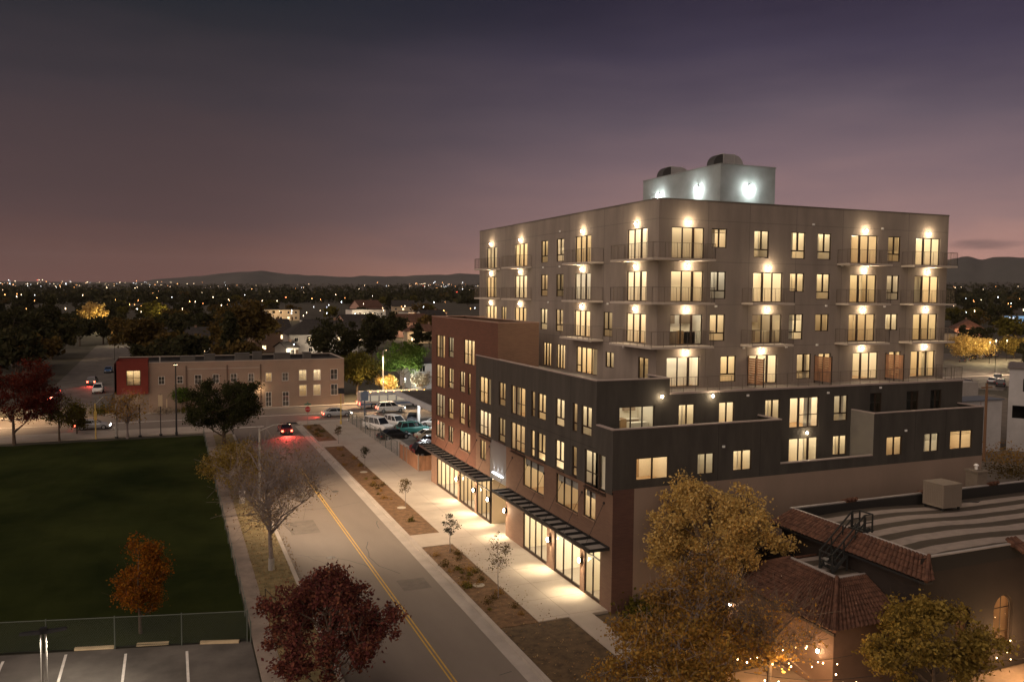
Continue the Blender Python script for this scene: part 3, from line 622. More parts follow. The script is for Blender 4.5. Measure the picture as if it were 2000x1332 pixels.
for ax, c, pos in (('Y', YS, ((37.0, 19.7), (47.4, 19.75), (45.9, 26.0), (46.6, 16.7), (43.6, 16.6), (53.0, 25.95), (53.5, 19.7), (39.6, 16.6), (48.9, 22.9))), ('X', XW, ((66.0, 22.9), (69.5, 22.9), (66, 26.0), (57.2, 19.75), (68.3, 19.7), (60, 16.6), (54.6, 16.5))), ('Y', YB, ((38.0, 13.4), (45.4, 13.3), (50.6, 13.5))), ('Y', YL, ((34.3, 10.35), (50.9, 10.5)))):
    for u, z in pos:
        f = PB(ax, c); f.b(u-.09, u+.09, -.09, -.002, z-.07, z+.07); f.build('wall_vent', M_WHITE, APT)
# --- brick base and shopfronts
L2 = [(55.66, 59.6, 5.21, 7.5, 'win3'), (50.03, 53.55, 5.3, 7.5, 'win3'), (47.5, 49.2, 5.45, 7.35, 'win2')]
for q in L2: window('window', APT, 'X', X0, *q, depth=1.35 if q[0] < 50 else 3.2, trim=M_BRICK2, feature='roller')
SH = [(75.75, 82.6, 'shop'), (70.85, 75.25, 'shop'), (66.85, 70.35, 'shop'), (55.0, 59.5, 'shop'), (49.6, 53.7, 'shop'), (46.75, 48.95, 'shop')]
for a, b, k in SH: window('storefront', APT, 'X', X0, a, b, .14, 4.0, k, depth=4.2, feature='plain')
shh = [(a, b, .14, 4.0) for a, b, k in SH]
wall('base_wall', 'X', X0, YL, 63.2, .0, 7.75, M_BRICK2, [q[:4] for q in L2]+shh, parent=APT)
wall('base_wall', 'X', X0, 67.0, 70.55, .0, 7.75, M_BRICK2, [q[:4] for q in BR2]+shh, parent=APT)
wall('base_wall', 'X', X0, 70.55, 84.55, .0, 4.3, M_BRICK2, shh, parent=APT)
s = MB(); s.quad((X0, 63.2, 0), (27.6, 63.2, 0), (27.6, 63.2, 7.75), (X0, 63.2, 7.75)); s.quad((X0, 67.0, 0), (27.6, 67.0, 0), (27.6, 67.0, 7.75), (X0, 67.0, 7.75)); s.quad((27.6, 63.2, 0), (27.6, 67, 0), (27.6, 67, 7.75), (27.6, 63.2, 7.75)); s.build('entrance_recess', M_BRICK2, APT)
s = MB(); s.box(X0+.02, 63.22, 4.3, X0+.22, 66.98, 7.74); sg = s.build('entrance_panel', mat('zinc_panel', (.14, .14, .14), .5, .1, .5), APT)
s = MB(); s.box(X0-.10, 63.9, 4.86, X0+.015, 66.2, 4.95); s.build('light_bar', emit('cool_bar', (.95, .97, 1.0), 9), sg)
for y in (64.2, 65.05, 65.9): q = point('lamp_light', (X0-.16, y, 5.05), 30, (.95, .97, 1), .03, None, 70, (.25, 0, 1)); q.parent = sg; q.location = q.location - APT.location
MB().box(27.4, 64.0, .14, 27.58, 66.2, 2.9).build('entrance_door', emit('lobby_glow', (1, .72, .42), .9), APT)
wall('stucco_wall', 'Y', YL, 27.43, 59.2, 0, 8.05, M_TAN, parent=APT)
wall('brick_wall', 'Y', YL, X0, 27.43, 0, 8.05, M_BRICKD, parent=APT)
# pier lamps throw a narrow beam up and down the piers
for y in (75.5, 70.6, 66.92, 63.0, 54.35, 49.28):
    f = PB('X', X0); f.b(y-.09, y+.09, -.22, -.004, 2.12, 2.52); p = f.build('pier_lamp', M_BLACKM, APT)
    MB().ball(X0-.235, y, 2.32, .10, 10, 1.7).build('bulb', M_BULB, p)
    for dz, aim, pw in ((-.28, (-.34, 0, -1), 420), (.3, (.06, 0, 1), 150), (-.30, (.10, 0, -1), 120)):
        q = point('lamp_light', (X0-.42 if pw > 200 else X0-.15, y, 2.32+dz), pw, (1, .80, .52), .02, None, 96 if pw > 200 else 50, aim, .85); q.parent = p; q.location = q.location - APT.location
    q = point('lamp_light', (X0-.40, y, 2.32), 70, (1, .78, .50), .03); q.parent = p; q.location = q.location - APT.location
def canopy(y0, y1):
    s = MB(); z = 4.10; x0, x1 = 24.35, X0-.005
    s.box(x0, y0, z, x0+.10, y1, z+.22); s.box(x1-.08, y0, z, x1, y1, z+.22); s.box(x0+.1, y0, z, x1-.08, y0+.08, z+.2); s.box(x0+.1, y1-.08, z, x1-.08, y1, z+.2)
    n = int((y1-y0)/1.15)
    for i in range(1, n): y = y0+(y1-y0)*i/n; s.box(x0+.1, y-.04, z+.02, x1-.08, y+.04, z+.26)
    p = s.build('canopy', M_BLACKM, APT)
    MB().box(x0+.1, y0+.08, z+.05, x1-.08, y1-.08, z+.09).build('canopy_sheet', mat('canopy_metal', (.22, .20, .18), .5, .1, 1), p)
    n = max(3, round((y1-y0)/3.0))
    for i in range(n):
        y = y0+.8+(y1-y0-1.6)*i/(n-1); MB().tube([(x0+.12, y, z+.22), (X0-.04, y, 6.98)], .014, 4).tube([(X0-.07, y, 7.0), (X0-.004, y, 7.0)], .09, 6).build('tie_rod', M_BLACKM, p)
canopy(66.3, 84.2); canopy(45.5, 62.6)
# ------------------------------------------------------------------ two-storey beige building across the junction
M_BEIGE = mat('beige_stucco', (.30, .218, .160), .9, .09, .25, .12)
M_REDW = mat('red_stucco', (.16, .028, .019), .85, .12, .5, .1)
M_SASH = mat('white_sash', (.60, .55, .48), .5)
LBB = empty('corner_building', (-8.6, 148.5, 0), 'long two-storey beige stucco building with a red corner bay across the junction', 'building')
YF = 148.5
def sash(parent, ax, c, u0, u1, z0, z1, lit, nx=2, nz=2, fm=M_SASH, trim=M_BEIGE, name='window', rm=None):
    f = PB(ax, c); w, h = u1-u0, z1-z0
    f.b(u0, u1, .02, .12, z0, z0+.09); f.b(u0, u1, .02, .12, z1-.09, z1); f.b(u0, u0+.09, .02, .12, z0+.09, z1-.09); f.b(u1-.09, u1, .02, .12, z0+.09, z1-.09)
    for i in range(1, nx): f.b(u0+w*i/nx-.03, u0+w*i/nx+.03, .03, .11, z0+.09, z1-.09)
    for i in range(1, nz): f.b(u0+.09, u1-.09, .035, .105, z0+h*i/nz-.03, z0+h*i/nz+.03)
    p = f.build(name, fm, parent)
    g = PB(ax, c); g.q((u0+.05, .07, z0+.05), (u1-.05, .07, z0+.05), (u1-.05, .07, z1-.05), (u0+.05, .07, z1-.05)); g.build('pane', glass('old_glass', (.85, .87, .86), .16), p)
    r = PB(ax, c); D = 2.2 if lit else .5; a, b, zf, zc = u0-.05, u1+.05, z0-.2, z1+.15
    r.q((a, D, zf), (b, D, zf), (b, D, zc), (a, D, zc)); r.q((a, .165, zf), (a, D, zf), (a, D, zc), (a, .165, zc)); r.q((b, .165, zf), (b, D, zf), (b, D, zc), (b, .165, zc))
    if lit:
        r.b(u0+w*.1, u0+w*.38, D-.5, D-.02, zf+.02, zf+h*.75)
        if name == 'display_window':
            for i in range(9): r.b(u0+.15+i*.22, u0+.15+i*.22+wr.uniform(.08, .18), .35, .5, z0, z0+wr.uniform(.3, .9))
    r.k = 1; r.q((a, .165, zc), (b, .165, zc), (b, D, zc), (a, D, zc)); r.k = 2; r.q((a, .165, zf), (b, .165, zf), (b, D, zf), (a, D, zf))
    r.build('interior', [M_ROOMW if lit else mat('dim_room', (.16, .14, .12), .9), (M_ROOMC if lit else mat('dim_room', (.16, .14, .12))), M_ROOMF], p)
    if trim:
        k = PB(ax, c); k.b(u0-.15, u1+.15, -.09, .015, z0-.18, z0-.01); k.build('sill', trim, p)
    return p
LW = [(12.3, 13.3, 4.66, 6.16, 0), (15.2, 16.28, 4.64, 6.14, 1), (18.0, 19.1, 4.63, 6.12, 0), (20.9, 22.25, 4.6, 6.5, 1), (23.45, 24.75, 4.58, 6.5, 1), (26.45, 27.75, 4.56, 6.5, 0),
      (20.95, 22.27, 1.83, 3.81, 1), (23.4, 24.74, 1.85, 3.81, 1), (26.5, 27.76, 1.77, 3.8, 0), (-2.0, -1.0, 4.66, 6.05, 0), (.86, 1.84, 4.72, 6.0, 0), (3.63, 4.75, 4.56, 6.16, 0), (6.52, 7.6, 4.62, 6.16, 0), (9.4, 10.5, 4.7, 6.2, 0),
      (3.66, 4.74, 1.6, 3.0, 0), (6.54, 7.5, 1.6, 3.0, 0), (9.4, 10.4, 1.6, 3.0, 0), (12.3, 13.3, 1.6, 3.0, 0)]
LD = [(15.2, 16.2, .2, 2.8), (18.05, 19.2, .15, 2.75)]
wall('stucco_wall', 'Y', YF, -3.5, 28.9, 0, 8.3, M_BEIGE, [q[:4] for q in LW]+LD, parent=LBB)
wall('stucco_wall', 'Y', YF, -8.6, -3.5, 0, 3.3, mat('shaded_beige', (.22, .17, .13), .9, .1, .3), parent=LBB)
for q in LW: sash(LBB, 'Y', YF, *q)
for q in LD: sash(LBB, 'Y', YF, *q, 0, 2, 3, trim=None, name='glazed_door')
s = MB(); s.quad((28.9, YF, 0), (28.9, 162, 0), (28.9, 162, 8.3), (28.9, YF, 8.3)); s.quad((-8.6, YF, 0), (-8.6, 162, 0), (-8.6, 162, 8.3), (-8.6, YF, 8.3)); s.quad((-8.6, 162, 0), (28.9, 162, 0), (28.9, 162, 8.3), (-8.6, 162, 8.3)); s.build('stucco_wall', M_BEIGE, LBB)
wall('red_bay', 'Y', 148.0, -8.25, -3.5, 3.25, 8.8, M_REDW, [(-6.8, -4.65, 4.7, 7.2)], parent=LBB)
s = MB(); s.quad((-3.5, 148.0, 3.25), (-3.5, 153, 3.25), (-3.5, 153, 8.8), (-3.5, 148.0, 8.8)); s.quad((-8.25, 148, 3.25), (-8.25, 153, 3.25), (-8.25, 153, 8.8), (-8.25, 148, 8.8)); s.quad((-8.25, 148, 3.25), (-3.5, 148, 3.25), (-3.5, YF, 3.25), (-8.25, YF, 3.25)); s.quad((-8.25, 153, 8.0), (-3.5, 153, 8.0), (-3.5, 153, 8.8), (-8.25, 153, 8.8)); s.build('red_bay', M_REDW, LBB)
sash(LBB, 'Y', 148.0, -6.8, -4.65, 4.7, 7.2, 1, 2, 2, mat('dark_sash', (.05, .03, .02)), None, 'display_window')
MB().box(-8.2, 148.1, 8.1, -3.55, 153, 8.2).box(-8.4, YF+.1, 7.6, 28.7, 161.8, 7.7).build('flat_roof', M_ROOFD, LBB)
MB().box(-8.4, 161.75, 7.7, 28.7, 161.85, 8.28).box(28.62, YF+.3, 7.7, 28.7, 161.7, 8.28).build('parapet_lining', M_ROOFD, LBB)
s = MB(); s.box(-3.5, YF-.05, 8.3, 28.95, YF+.2, 8.42); s.box(28.7, YF+.2, 8.3, 28.95, 162.1, 8.42); s.box(-8.6, 161.8, 8.3, 28.7, 162.1, 8.42); s.build('parapet_cap', mat('pale_stone', (.40, .33, .27), .8), LBB)
for x in (2.35, 8.9, 14.4): MB().box(x-.12, YF-.10, .1, x+.12, YF-.005, 7.7).build('downpipe', mat('brown_metal', (.13, .085, .06), .6), LBB)
MB().box(2.5, YF-.06, 7.05, 14.25, YF-.004, 7.2).build('cornice_band', mat('pale_stone', (.4, .33, .27)), LBB)
for x, y, w, h in ((1.5, 153, 2.4, .7), (5.5, 156, 1.8, .8), (10.5, 152.5, 2.4, 1.1), (17.5, 155, 2.8, .8), (14, 158, 1.6, .9), (23, 157, 1.4, .7)):
    b = MB(); b.box(x, y, 7.7, x+w, y+1.5, 7.7+h+.5); b.box(x-.06, y-.06, 7.7+h+.5, x+w+.06, y+1.56, 7.7+h+.56); b.box(x+.2, y-.03, 7.9, x+w-.2, y-.004, 7.7+h+.3); b.build('roof_unit', mat('roof_unit_metal', (.10, .09, .08), .6, .1, 1), LBB)
MB().tube([(-1.7, 150, 7.7), (-1.7, 150, 9.3)], .12, 8).build('flue_pipe', M_POLE, LBB)
point('porch_light', (14.2, 147.9, 3.4), 60, (1, .72, .42), .1, LBB); point('porch_light', (-6, 147.0, 2.7), 40, (1, .72, .45), .1, LBB)

# ------------------------------------------------------------------ tile-roofed building at lower right
M_TILE = mat('clay_tile', (.050, .022, .013), .8, scale=3.0, col2=(.130, .060, .036), bump=.3)
M_DKWALL = mat('brown_stucco', (.028, .020, .016), .9, .14, .4, .2)
TB = empty('tile_roof_building', (35.7, 30.5, 0), 'brown stucco building with clay tile eaves and a striped flat roof', 'building')
def tiles(a, b, c, d, parent, pitch=.29, name='tile_slope'):
    """barrel tiles between eave a-b and ridge d-c (a below d)"""
    a, b, c, d = map(Vector, (a, b, c, d)); nrm = (b-a).cross(d-a).normalized(); nrm = nrm if nrm.z > 0 else -nrm
    w = (b-a).length; n = max(2, int(w/pitch)); m = 6; rows = max(3, int((d-a).length/.42)); t = MB(); cols = n*m
    for j in range(rows):
        for e in (0, 1):
            f = (j+e)/rows; lift = .035*(1-e)
            for i in range(cols+1):
                u = i/cols; p = (a.lerp(b, u)).lerp(d.lerp(c, u), f); t.v.append(tuple(p + nrm*(.11*abs(sin(pi*n*u))**.6 + lift + .008*sin(i*1.7+j*2.3))))
        o = j*2*(cols+1)
        for i in range(cols): t.f.append((o+i, o+i+1, o+cols+1+i+1, o+cols+1+i)); t.m.append(0)
    return t.build(name, M_TILE, parent)
# striped roof: bands of pale and brown coating
ms = bpy.data.materials.new('striped_roof'); ms.use_nodes = True; t_ = ms.node_tree; b_ = t_.nodes['Principled BSDF']; b_.inputs['Roughness'].default_value = .9
c_ = N('ShaderNodeTexCoord', t_); s_ = N('ShaderNodeSeparateXYZ', t_); n_ = N('ShaderNodeTexNoise', t_); n_.inputs['Scale'].default_value = .35
t_.links.new(c_.outputs['Object'], s_.inputs[0]); t_.links.new(c_.outputs['Object'], n_.inputs['Vector'])
a_ = N('ShaderNodeMath', t_, operation='MULTIPLY_ADD'); t_.links.new(n_.outputs['Fac'], a_.inputs[0]); a_.inputs[1].default_value = .35; t_.links.new(s_.outputs[1], a_.inputs[2])
m_ = N('ShaderNodeMath', t_, operation='MULTIPLY'); t_.links.new(a_.outputs[0], m_.inputs[0]); m_.inputs[1].default_value = 2*pi/1.72
w_ = N('ShaderNodeMath', t_, operation='SINE'); t_.links.new(m_.outputs[0], w_.inputs[0])
r_ = N('ShaderNodeValToRGB', t_); ramp(r_, [(.44, (.048, .035, .022)), (.53, (.250, .205, .175))]); h_ = N('ShaderNodeMapRange', t_); h_.inputs['From Min'].default_value = -1; t_.links.new(w_.outputs[0], h_.inputs['Value'])
t_.links.new(h_.outputs[0], r_.inputs[0]); n2_ = N('ShaderNodeTexNoise', t_); n2_.inputs['Scale'].default_value = 2.0; n2_.inputs['Detail'].default_value = 8; t_.links.new(c_.outputs['Object'], n2_.inputs['Vector'])
x_ = N('ShaderNodeMix', t_, data_type='RGBA', blend_type='MULTIPLY'); x_.inputs['Factor'].default_value = .55; r3_ = N('ShaderNodeValToRGB', t_); ramp(r3_, [(.3, (.6, .6, .6)), (.65, (1, 1, 1))]); t_.links.new(n2_.outputs['Fac'], r3_.inputs[0])
t_.links.new(r_.outputs[0], x_.inputs['A']); t_.links.new(r3_.outputs[0], x_.inputs['B']); t_.links.new(x_.outputs['Result'], b_.inputs['Base Color'])
MX, MY0, MY1, MXE = 36.4, 30.5, 40.9, 74
AR = [(41.4, 42.95, 1.1, 3.45), (38.5, 39.6, 1.1, 3.45), (44.6, 46.1, 1.1, 3.45)]
s = MB(); s.quad((35.75, MY0, 0), (35.75, MY1, 0), (35.75, MY1, 6.3), (35.75, MY0, 6.3)); s.quad((35.75, MY1, 0), (MXE, MY1, 0), (MXE, MY1, 7), (35.75, MY1, 6.3)); s.quad((MXE, MY0, 0), (MXE, MY1, 0), (MXE, MY1, 7), (MXE, MY0, 7)); s.build('stucco_wall', M_DKWALL, TB)
w = PB('Y', MY0)                                   # south wall with round-headed openings
def arch_wall():
    xs = 35.75
    for a, b, z0, zs in sorted(AR) + [(MXE, MXE, 0, 0)]:
        w.q((xs, 0, 0), (a, 0, 0), (a, 0, 7), (xs, 0, 7))
        if a == b: break
        w.q((a, 0, 0), (b, 0, 0), (b, 0, z0), (a, 0, z0)); n = 10; r = (b-a)/2; cx = (a+b)/2; pts = [(cx-r*cos(pi*i/n), zs+r*sin(pi*i/n)) for i in range(n+1)]
        for i in range(n): w.q((pts[i][0], 0, pts[i][1]), (pts[i+1][0], 0, pts[i+1][1]), (pts[i+1][0], 0, 7), (pts[i][0], 0, 7)); w.q((pts[i][0], 0, pts[i][1]), (pts[i+1][0], 0, pts[i+1][1]), (pts[i+1][0], .3, pts[i+1][1]), (pts[i][0], .3, pts[i][1]))
        for u in (a, b): w.q((u, 0, z0), (u, .3, z0), (u, .3, zs), (u, 0, zs))
        w.q((a, 0, z0), (b, 0, z0), (b, .3, z0), (a, .3, z0)); xs = b
arch_wall(); w.build('stucco_wall', M_DKWALL, TB)
for a, b, z0, zs in AR:
    n = 12; r = (b-a)/2-.05; cx = (a+b)/2; ring = [(cx-r, MY0+.2, z0+.05)] + [(cx-r*cos(pi*i/n), MY0+.2, zs+r*sin(pi*i/n)) for i in range(n+1)] + [(cx+r, MY0+.2, z0+.05), (cx-r, MY0+.2, z0+.05)]
    f = MB().tube(ring, .045, 6, False); f.tube([(cx, MY0+.2, z0), (cx, MY0+.2, zs+r)], .025, 5); f.tube([(cx-r, MY0+.2, zs), (cx+r, MY0+.2, zs)], .03, 5); f.tube([(cx-r, MY0+.2, z0+1.0), (cx+r, MY0+.2, z0+1.0)], .025, 5)
    p = f.build('arched_window', M_BRONZE, TB)
    MB().quad(*[(x, y+.01, z) for x, y, z in ring[:-1]]).build('pane', glass('old_glass'), p)
    q = MB(); q.quad((a-.2, MY0+1.6, .5), (b+.2, MY0+1.6, .5), (b+.2, MY0+1.6, 4.6), (a-.2, MY0+1.6, 4.6)); q.quad((a-.2, MY0+.31, .5), (a-.2, MY0+1.6, .5), (a-.2, MY0+1.6, 4.6), (a-.2, MY0+.31, 4.6)); q.quad((b+.2, MY0+.31, .5), (b+.2, MY0+1.6, .5), (b+.2, MY0+1.6, 4.6), (b+.2, MY0+.31, 4.6))
    q.box(cx-.1, MY0+1.0, .6, cx+.25, MY0+1.5, 2.8); q.k = 1; q.quad((a-.2, MY0+.31, 4.6), (b+.2, MY0+.31, 4.6), (b+.2, MY0+1.6, 4.6), (a-.2, MY0+1.6, 4.6))
    q.build('interior', [mat('tavern_wall', (.42, .27, .15), .9), emit('tavern_ceiling_glow', (1, .62, .34), 1.7)], p)  # ceiling sheet itself glows, standing in for lamps inside
s = MB(); nx, ny = 30, 14                          # slightly crowned flat roof
for j in range(ny+1):
    for i in range(nx+1):
        x, y = MX+.3+(MXE-.6-MX)*i/nx, MY0+.3+(MY1-.6-MY0)*j/ny; s.v.append((x, y, 6.30+.28*sin(pi*min(1, (x-MX)/11))*.8+.12*sin(pi*j/ny)))
for j in range(ny):
    for i in range(nx): s.f.append((j*(nx+1)+i, j*(nx+1)+i+1, (j+1)*(nx+1)+i+1, (j+1)*(nx+1)+i)); s.m.append(0)
s.build('striped_roof', ms, TB)
s = MB(); s.box(MX, MY0-.02, 6.2, MXE, MY0+.28, 6.99); s.box(MX, MY1-.28, 6.2, MXE, MY1+.02, 6.99); s.box(MX, MY0+.28, 6.2, MX+.28, MY1-.28, 6.99); s.build('parapet', mat('black_felt', (.020, .018, .016), .9), TB)
s = MB(); s.box(MX-.05, MY0-.06, 7.0, MXE, MY0+.14, 7.07); s.box(MX-.05, MY1-.14, 7.0, MXE, MY1+.06, 7.07); s.box(MX-.05, MY0+.14, 7.0, MX+.13, MY1-.14, 7.07); s.build('parapet_cap', mat('zinc_flashing', (.30, .27, .25), .45, .1, 1), TB)
tiles((35.15, MY0-.9, 6.10), (35.15, MY1+.5, 6.10), (MX-.02, MY1-.2, 7.0), (MX-.02, MY0+.1, 7.0), TB)
tiles((35.15, MY0-.9, 6.10), (35.75, MY0-.9, 6.15), (MX, MY0+.05, 6.95), (MX-.02, MY0+.05, 7.0), TB, .3)
MB().tube([(35.12, MY0-.92, 6.18), (MX, MY0+.05, 7.12)], .10, 8).build('hip_tile', M_TILE, TB)
MB().box(35.2, MY0-.8, 5.95, 35.74, MY1+.4, 6.07).build('eave_soffit', M_BLACKM, TB)
for x, y, sg_ in ((41.0, MY1+.05, 1), (47.8, MY1+.05, 1), (54.4, MY1+.05, 1), (42.6, MY0-.05, -1), (60.5, MY0-.05, -1)):
    s = MB()
    for i in range(3): s.tube([(x+i*.3, y-.35*sg_, 7.25), (x+i*.3, y+.65*sg_, 6.75)], .12, 8)
    s.box(x-.15, y-.2*sg_, 6.9, x+.75, y+.2*sg_, 7.13); s.build('scupper_tile', M_TILE, TB)
s = MB(); s.box(53.35, 41.0, 6.3, 54.35, 41.95, 7.95); s.box(53.27, 40.92, 7.95, 54.43, 42.03, 8.06); s.box(53.55, 41.2, 8.06, 54.15, 41.8, 8.12); ch = s.build('chimney', brick('pale_brick', (.17, .135, .10), (.14, .11, .08), (.15, .125, .10)), TB)
MB().cyl(53.7, 41.4, 8.1, 8.4, .10, 10).cyl(53.7, 41.4, 8.4, 8.52, .19, 10, .09).build('chimney_cowl', M_WHITE, ch)
# lower wing
s = MB(); s.box(31.15, 31.6, 0, 35.74, 40.2, 3.62); s.build('wing_wall', mat('rust_stucco', (.13, .078, .052), .9, .15, .5, .2), TB)
MB().quad((33.7, 34.1, 4.97), (35.72, 34.1, 4.97), (35.72, 37.7, 4.97), (33.7, 37.7, 4.97)).build('wing_roof', ms, TB)
tiles((30.7, 31.15, 3.58), (30.7, 40.6, 3.58), (33.7, 37.75, 5.0), (33.7, 34.1, 5.0), TB, .28)
tiles((30.7, 31.15, 3.58), (35.72, 31.15, 3.58), (35.72, 34.1, 5.0), (33.7, 34.1, 5.0), TB, .28)
tiles((35.72, 40.6, 3.58), (30.7, 40.6, 3.58), (33.7, 37.75, 5.0), (35.72, 37.75, 5.0), TB, .28)
MB().tube([(30.66, 31.1, 3.68), (33.7, 34.1, 5.12)], .11, 8).build('hip_tile', M_TILE, TB); MB().tube([(30.66, 40.65, 3.68), (33.7, 37.75, 5.12)], .11, 8).build('hip_tile', M_TILE, TB)
MB().box(33.62, 34.05, 5.0, 33.82, 37.8, 5.12).box(33.82, 34.02, 5.0, 35.72, 34.16, 5.10).build('parapet_cap', mat('zinc_flashing', (.3, .27, .25)), TB)
MB().box(30.6, 31.05, 3.45, 30.74, 40.7, 3.58).build('gutter_board', M_BRONZE, TB)
s = MB(); s.box(33.2, 40.75, 0, 35.74, 43.2, 4.55); s.box(33.1, 40.65, 4.55, 35.74, 40.85, 4.75); s.box(33.1, 43.1, 4.55, 35.74, 43.3, 4.75); s.box(33.1, 40.85, 4.55, 33.3, 43.1, 4.75); s.build('back_annexe', M_DKWALL, TB)
MB().cyl(33.9, 41.4, 4.55, 5.35, .11, 8).build('vent_pipe', M_POLE, TB); MB().cyl(34.6, 35.9, 4.97, 5.45, .13, 10).cyl(34.6, 35.9, 5.45, 5.52, .18, 10).build('vent_pipe', M_POLE, TB)
# black iron stair from the wing up to the main roof
s = MB()
for y in (35.0, 35.95):
    s.tube([(34.2, y, 5.0), (36.9, y, 7.25)], .11, 5); s.tube([(34.2, y, 6.0), (36.5, y, 8.05), (37.1, y, 8.05), (37.1, y, 7.0)], .055, 5); s.tube([(34.3, y, 5.6), (36.5, y, 7.6), (37.1, y, 7.6)], .04, 5)
    for t in (0, .33, .66, .95): x = 34.2+2.5*t; s.tube([(x, y, 5.0+2.25*t*.93), (x, y, 6.0+2.0*t)], .045, 5)
    s.tube([(34.2, y, 4.97), (34.2, y, 6.05)], .07, 5); s.tube([(35.3, y, 5.0), (35.3, y, 6.0)], .06, 5); s.tube([(36.5, y, 7.0), (36.5, y, 8.05)], .06, 5)
for i in range(9): x = 34.3+.29*i; s.box(x, 35.0, 5.13+.25*i, x+.30, 35.95, 5.19+.25*i)
for z in (6.0, 5.5): s.tube([(34.2, 35.0, z), (34.2, 35.95, z)], .05, 5)
s.box(36.3, 34.95, 7.08, 37.2, 36.0, 7.15); s.tube([(37.1, 35.0, 8.05), (37.1, 35.95, 8.05)], .055, 5)
s.build('iron_stair', mat('black_iron', (.012, .012, .011), .6), TB)
for y, z in ((32.55, 2.05), (39.85, 1.9)): lamp('X', 31.15, y, z, 18, TB, col=(1, .66, .36))
AC = empty('air_conditioner', (46.85, 38.4, 6.55), 'boxy beige air conditioning unit standing on the striped flat roof', 'air conditioner')
s = MB(); s.box(46.85, 38.4, 6.62, 48.55, 40.0, 8.12); s.box(46.82, 38.37, 8.12, 48.58, 40.03, 8.17); s.build('cabinet', mat('beige_steel', (.19, .155, .12), .6, .07, 1.2), AC)
s = MB(); s.box(46.9, 38.385, 6.75, 47.6, 38.398, 8.0); s.box(47.66, 38.385, 6.75, 48.5, 38.398, 8.0)
for i in range(10): s.box(46.835, 38.5+.14*i, 6.8, 46.848, 38.56+.14*i, 8.0)
s.build('louvre_panel', mat('beige_steel_dark', (.165, .135, .105), .6), AC)
for x in (46.95, 48.4):
    for y in (38.5, 39.85): MB().box(x-.06, y-.06, 6.42, x+.06, y+.06, 6.62).build('foot', M_BLACKM, AC)
MB().tube([(48.6, 39, 6.9), (49.4, 39.0, 6.75), (50.4, 38.6, 6.70), (51.2, 39.0, 6.70)], .04, 5).build('hose', M_BLACKM, AC)
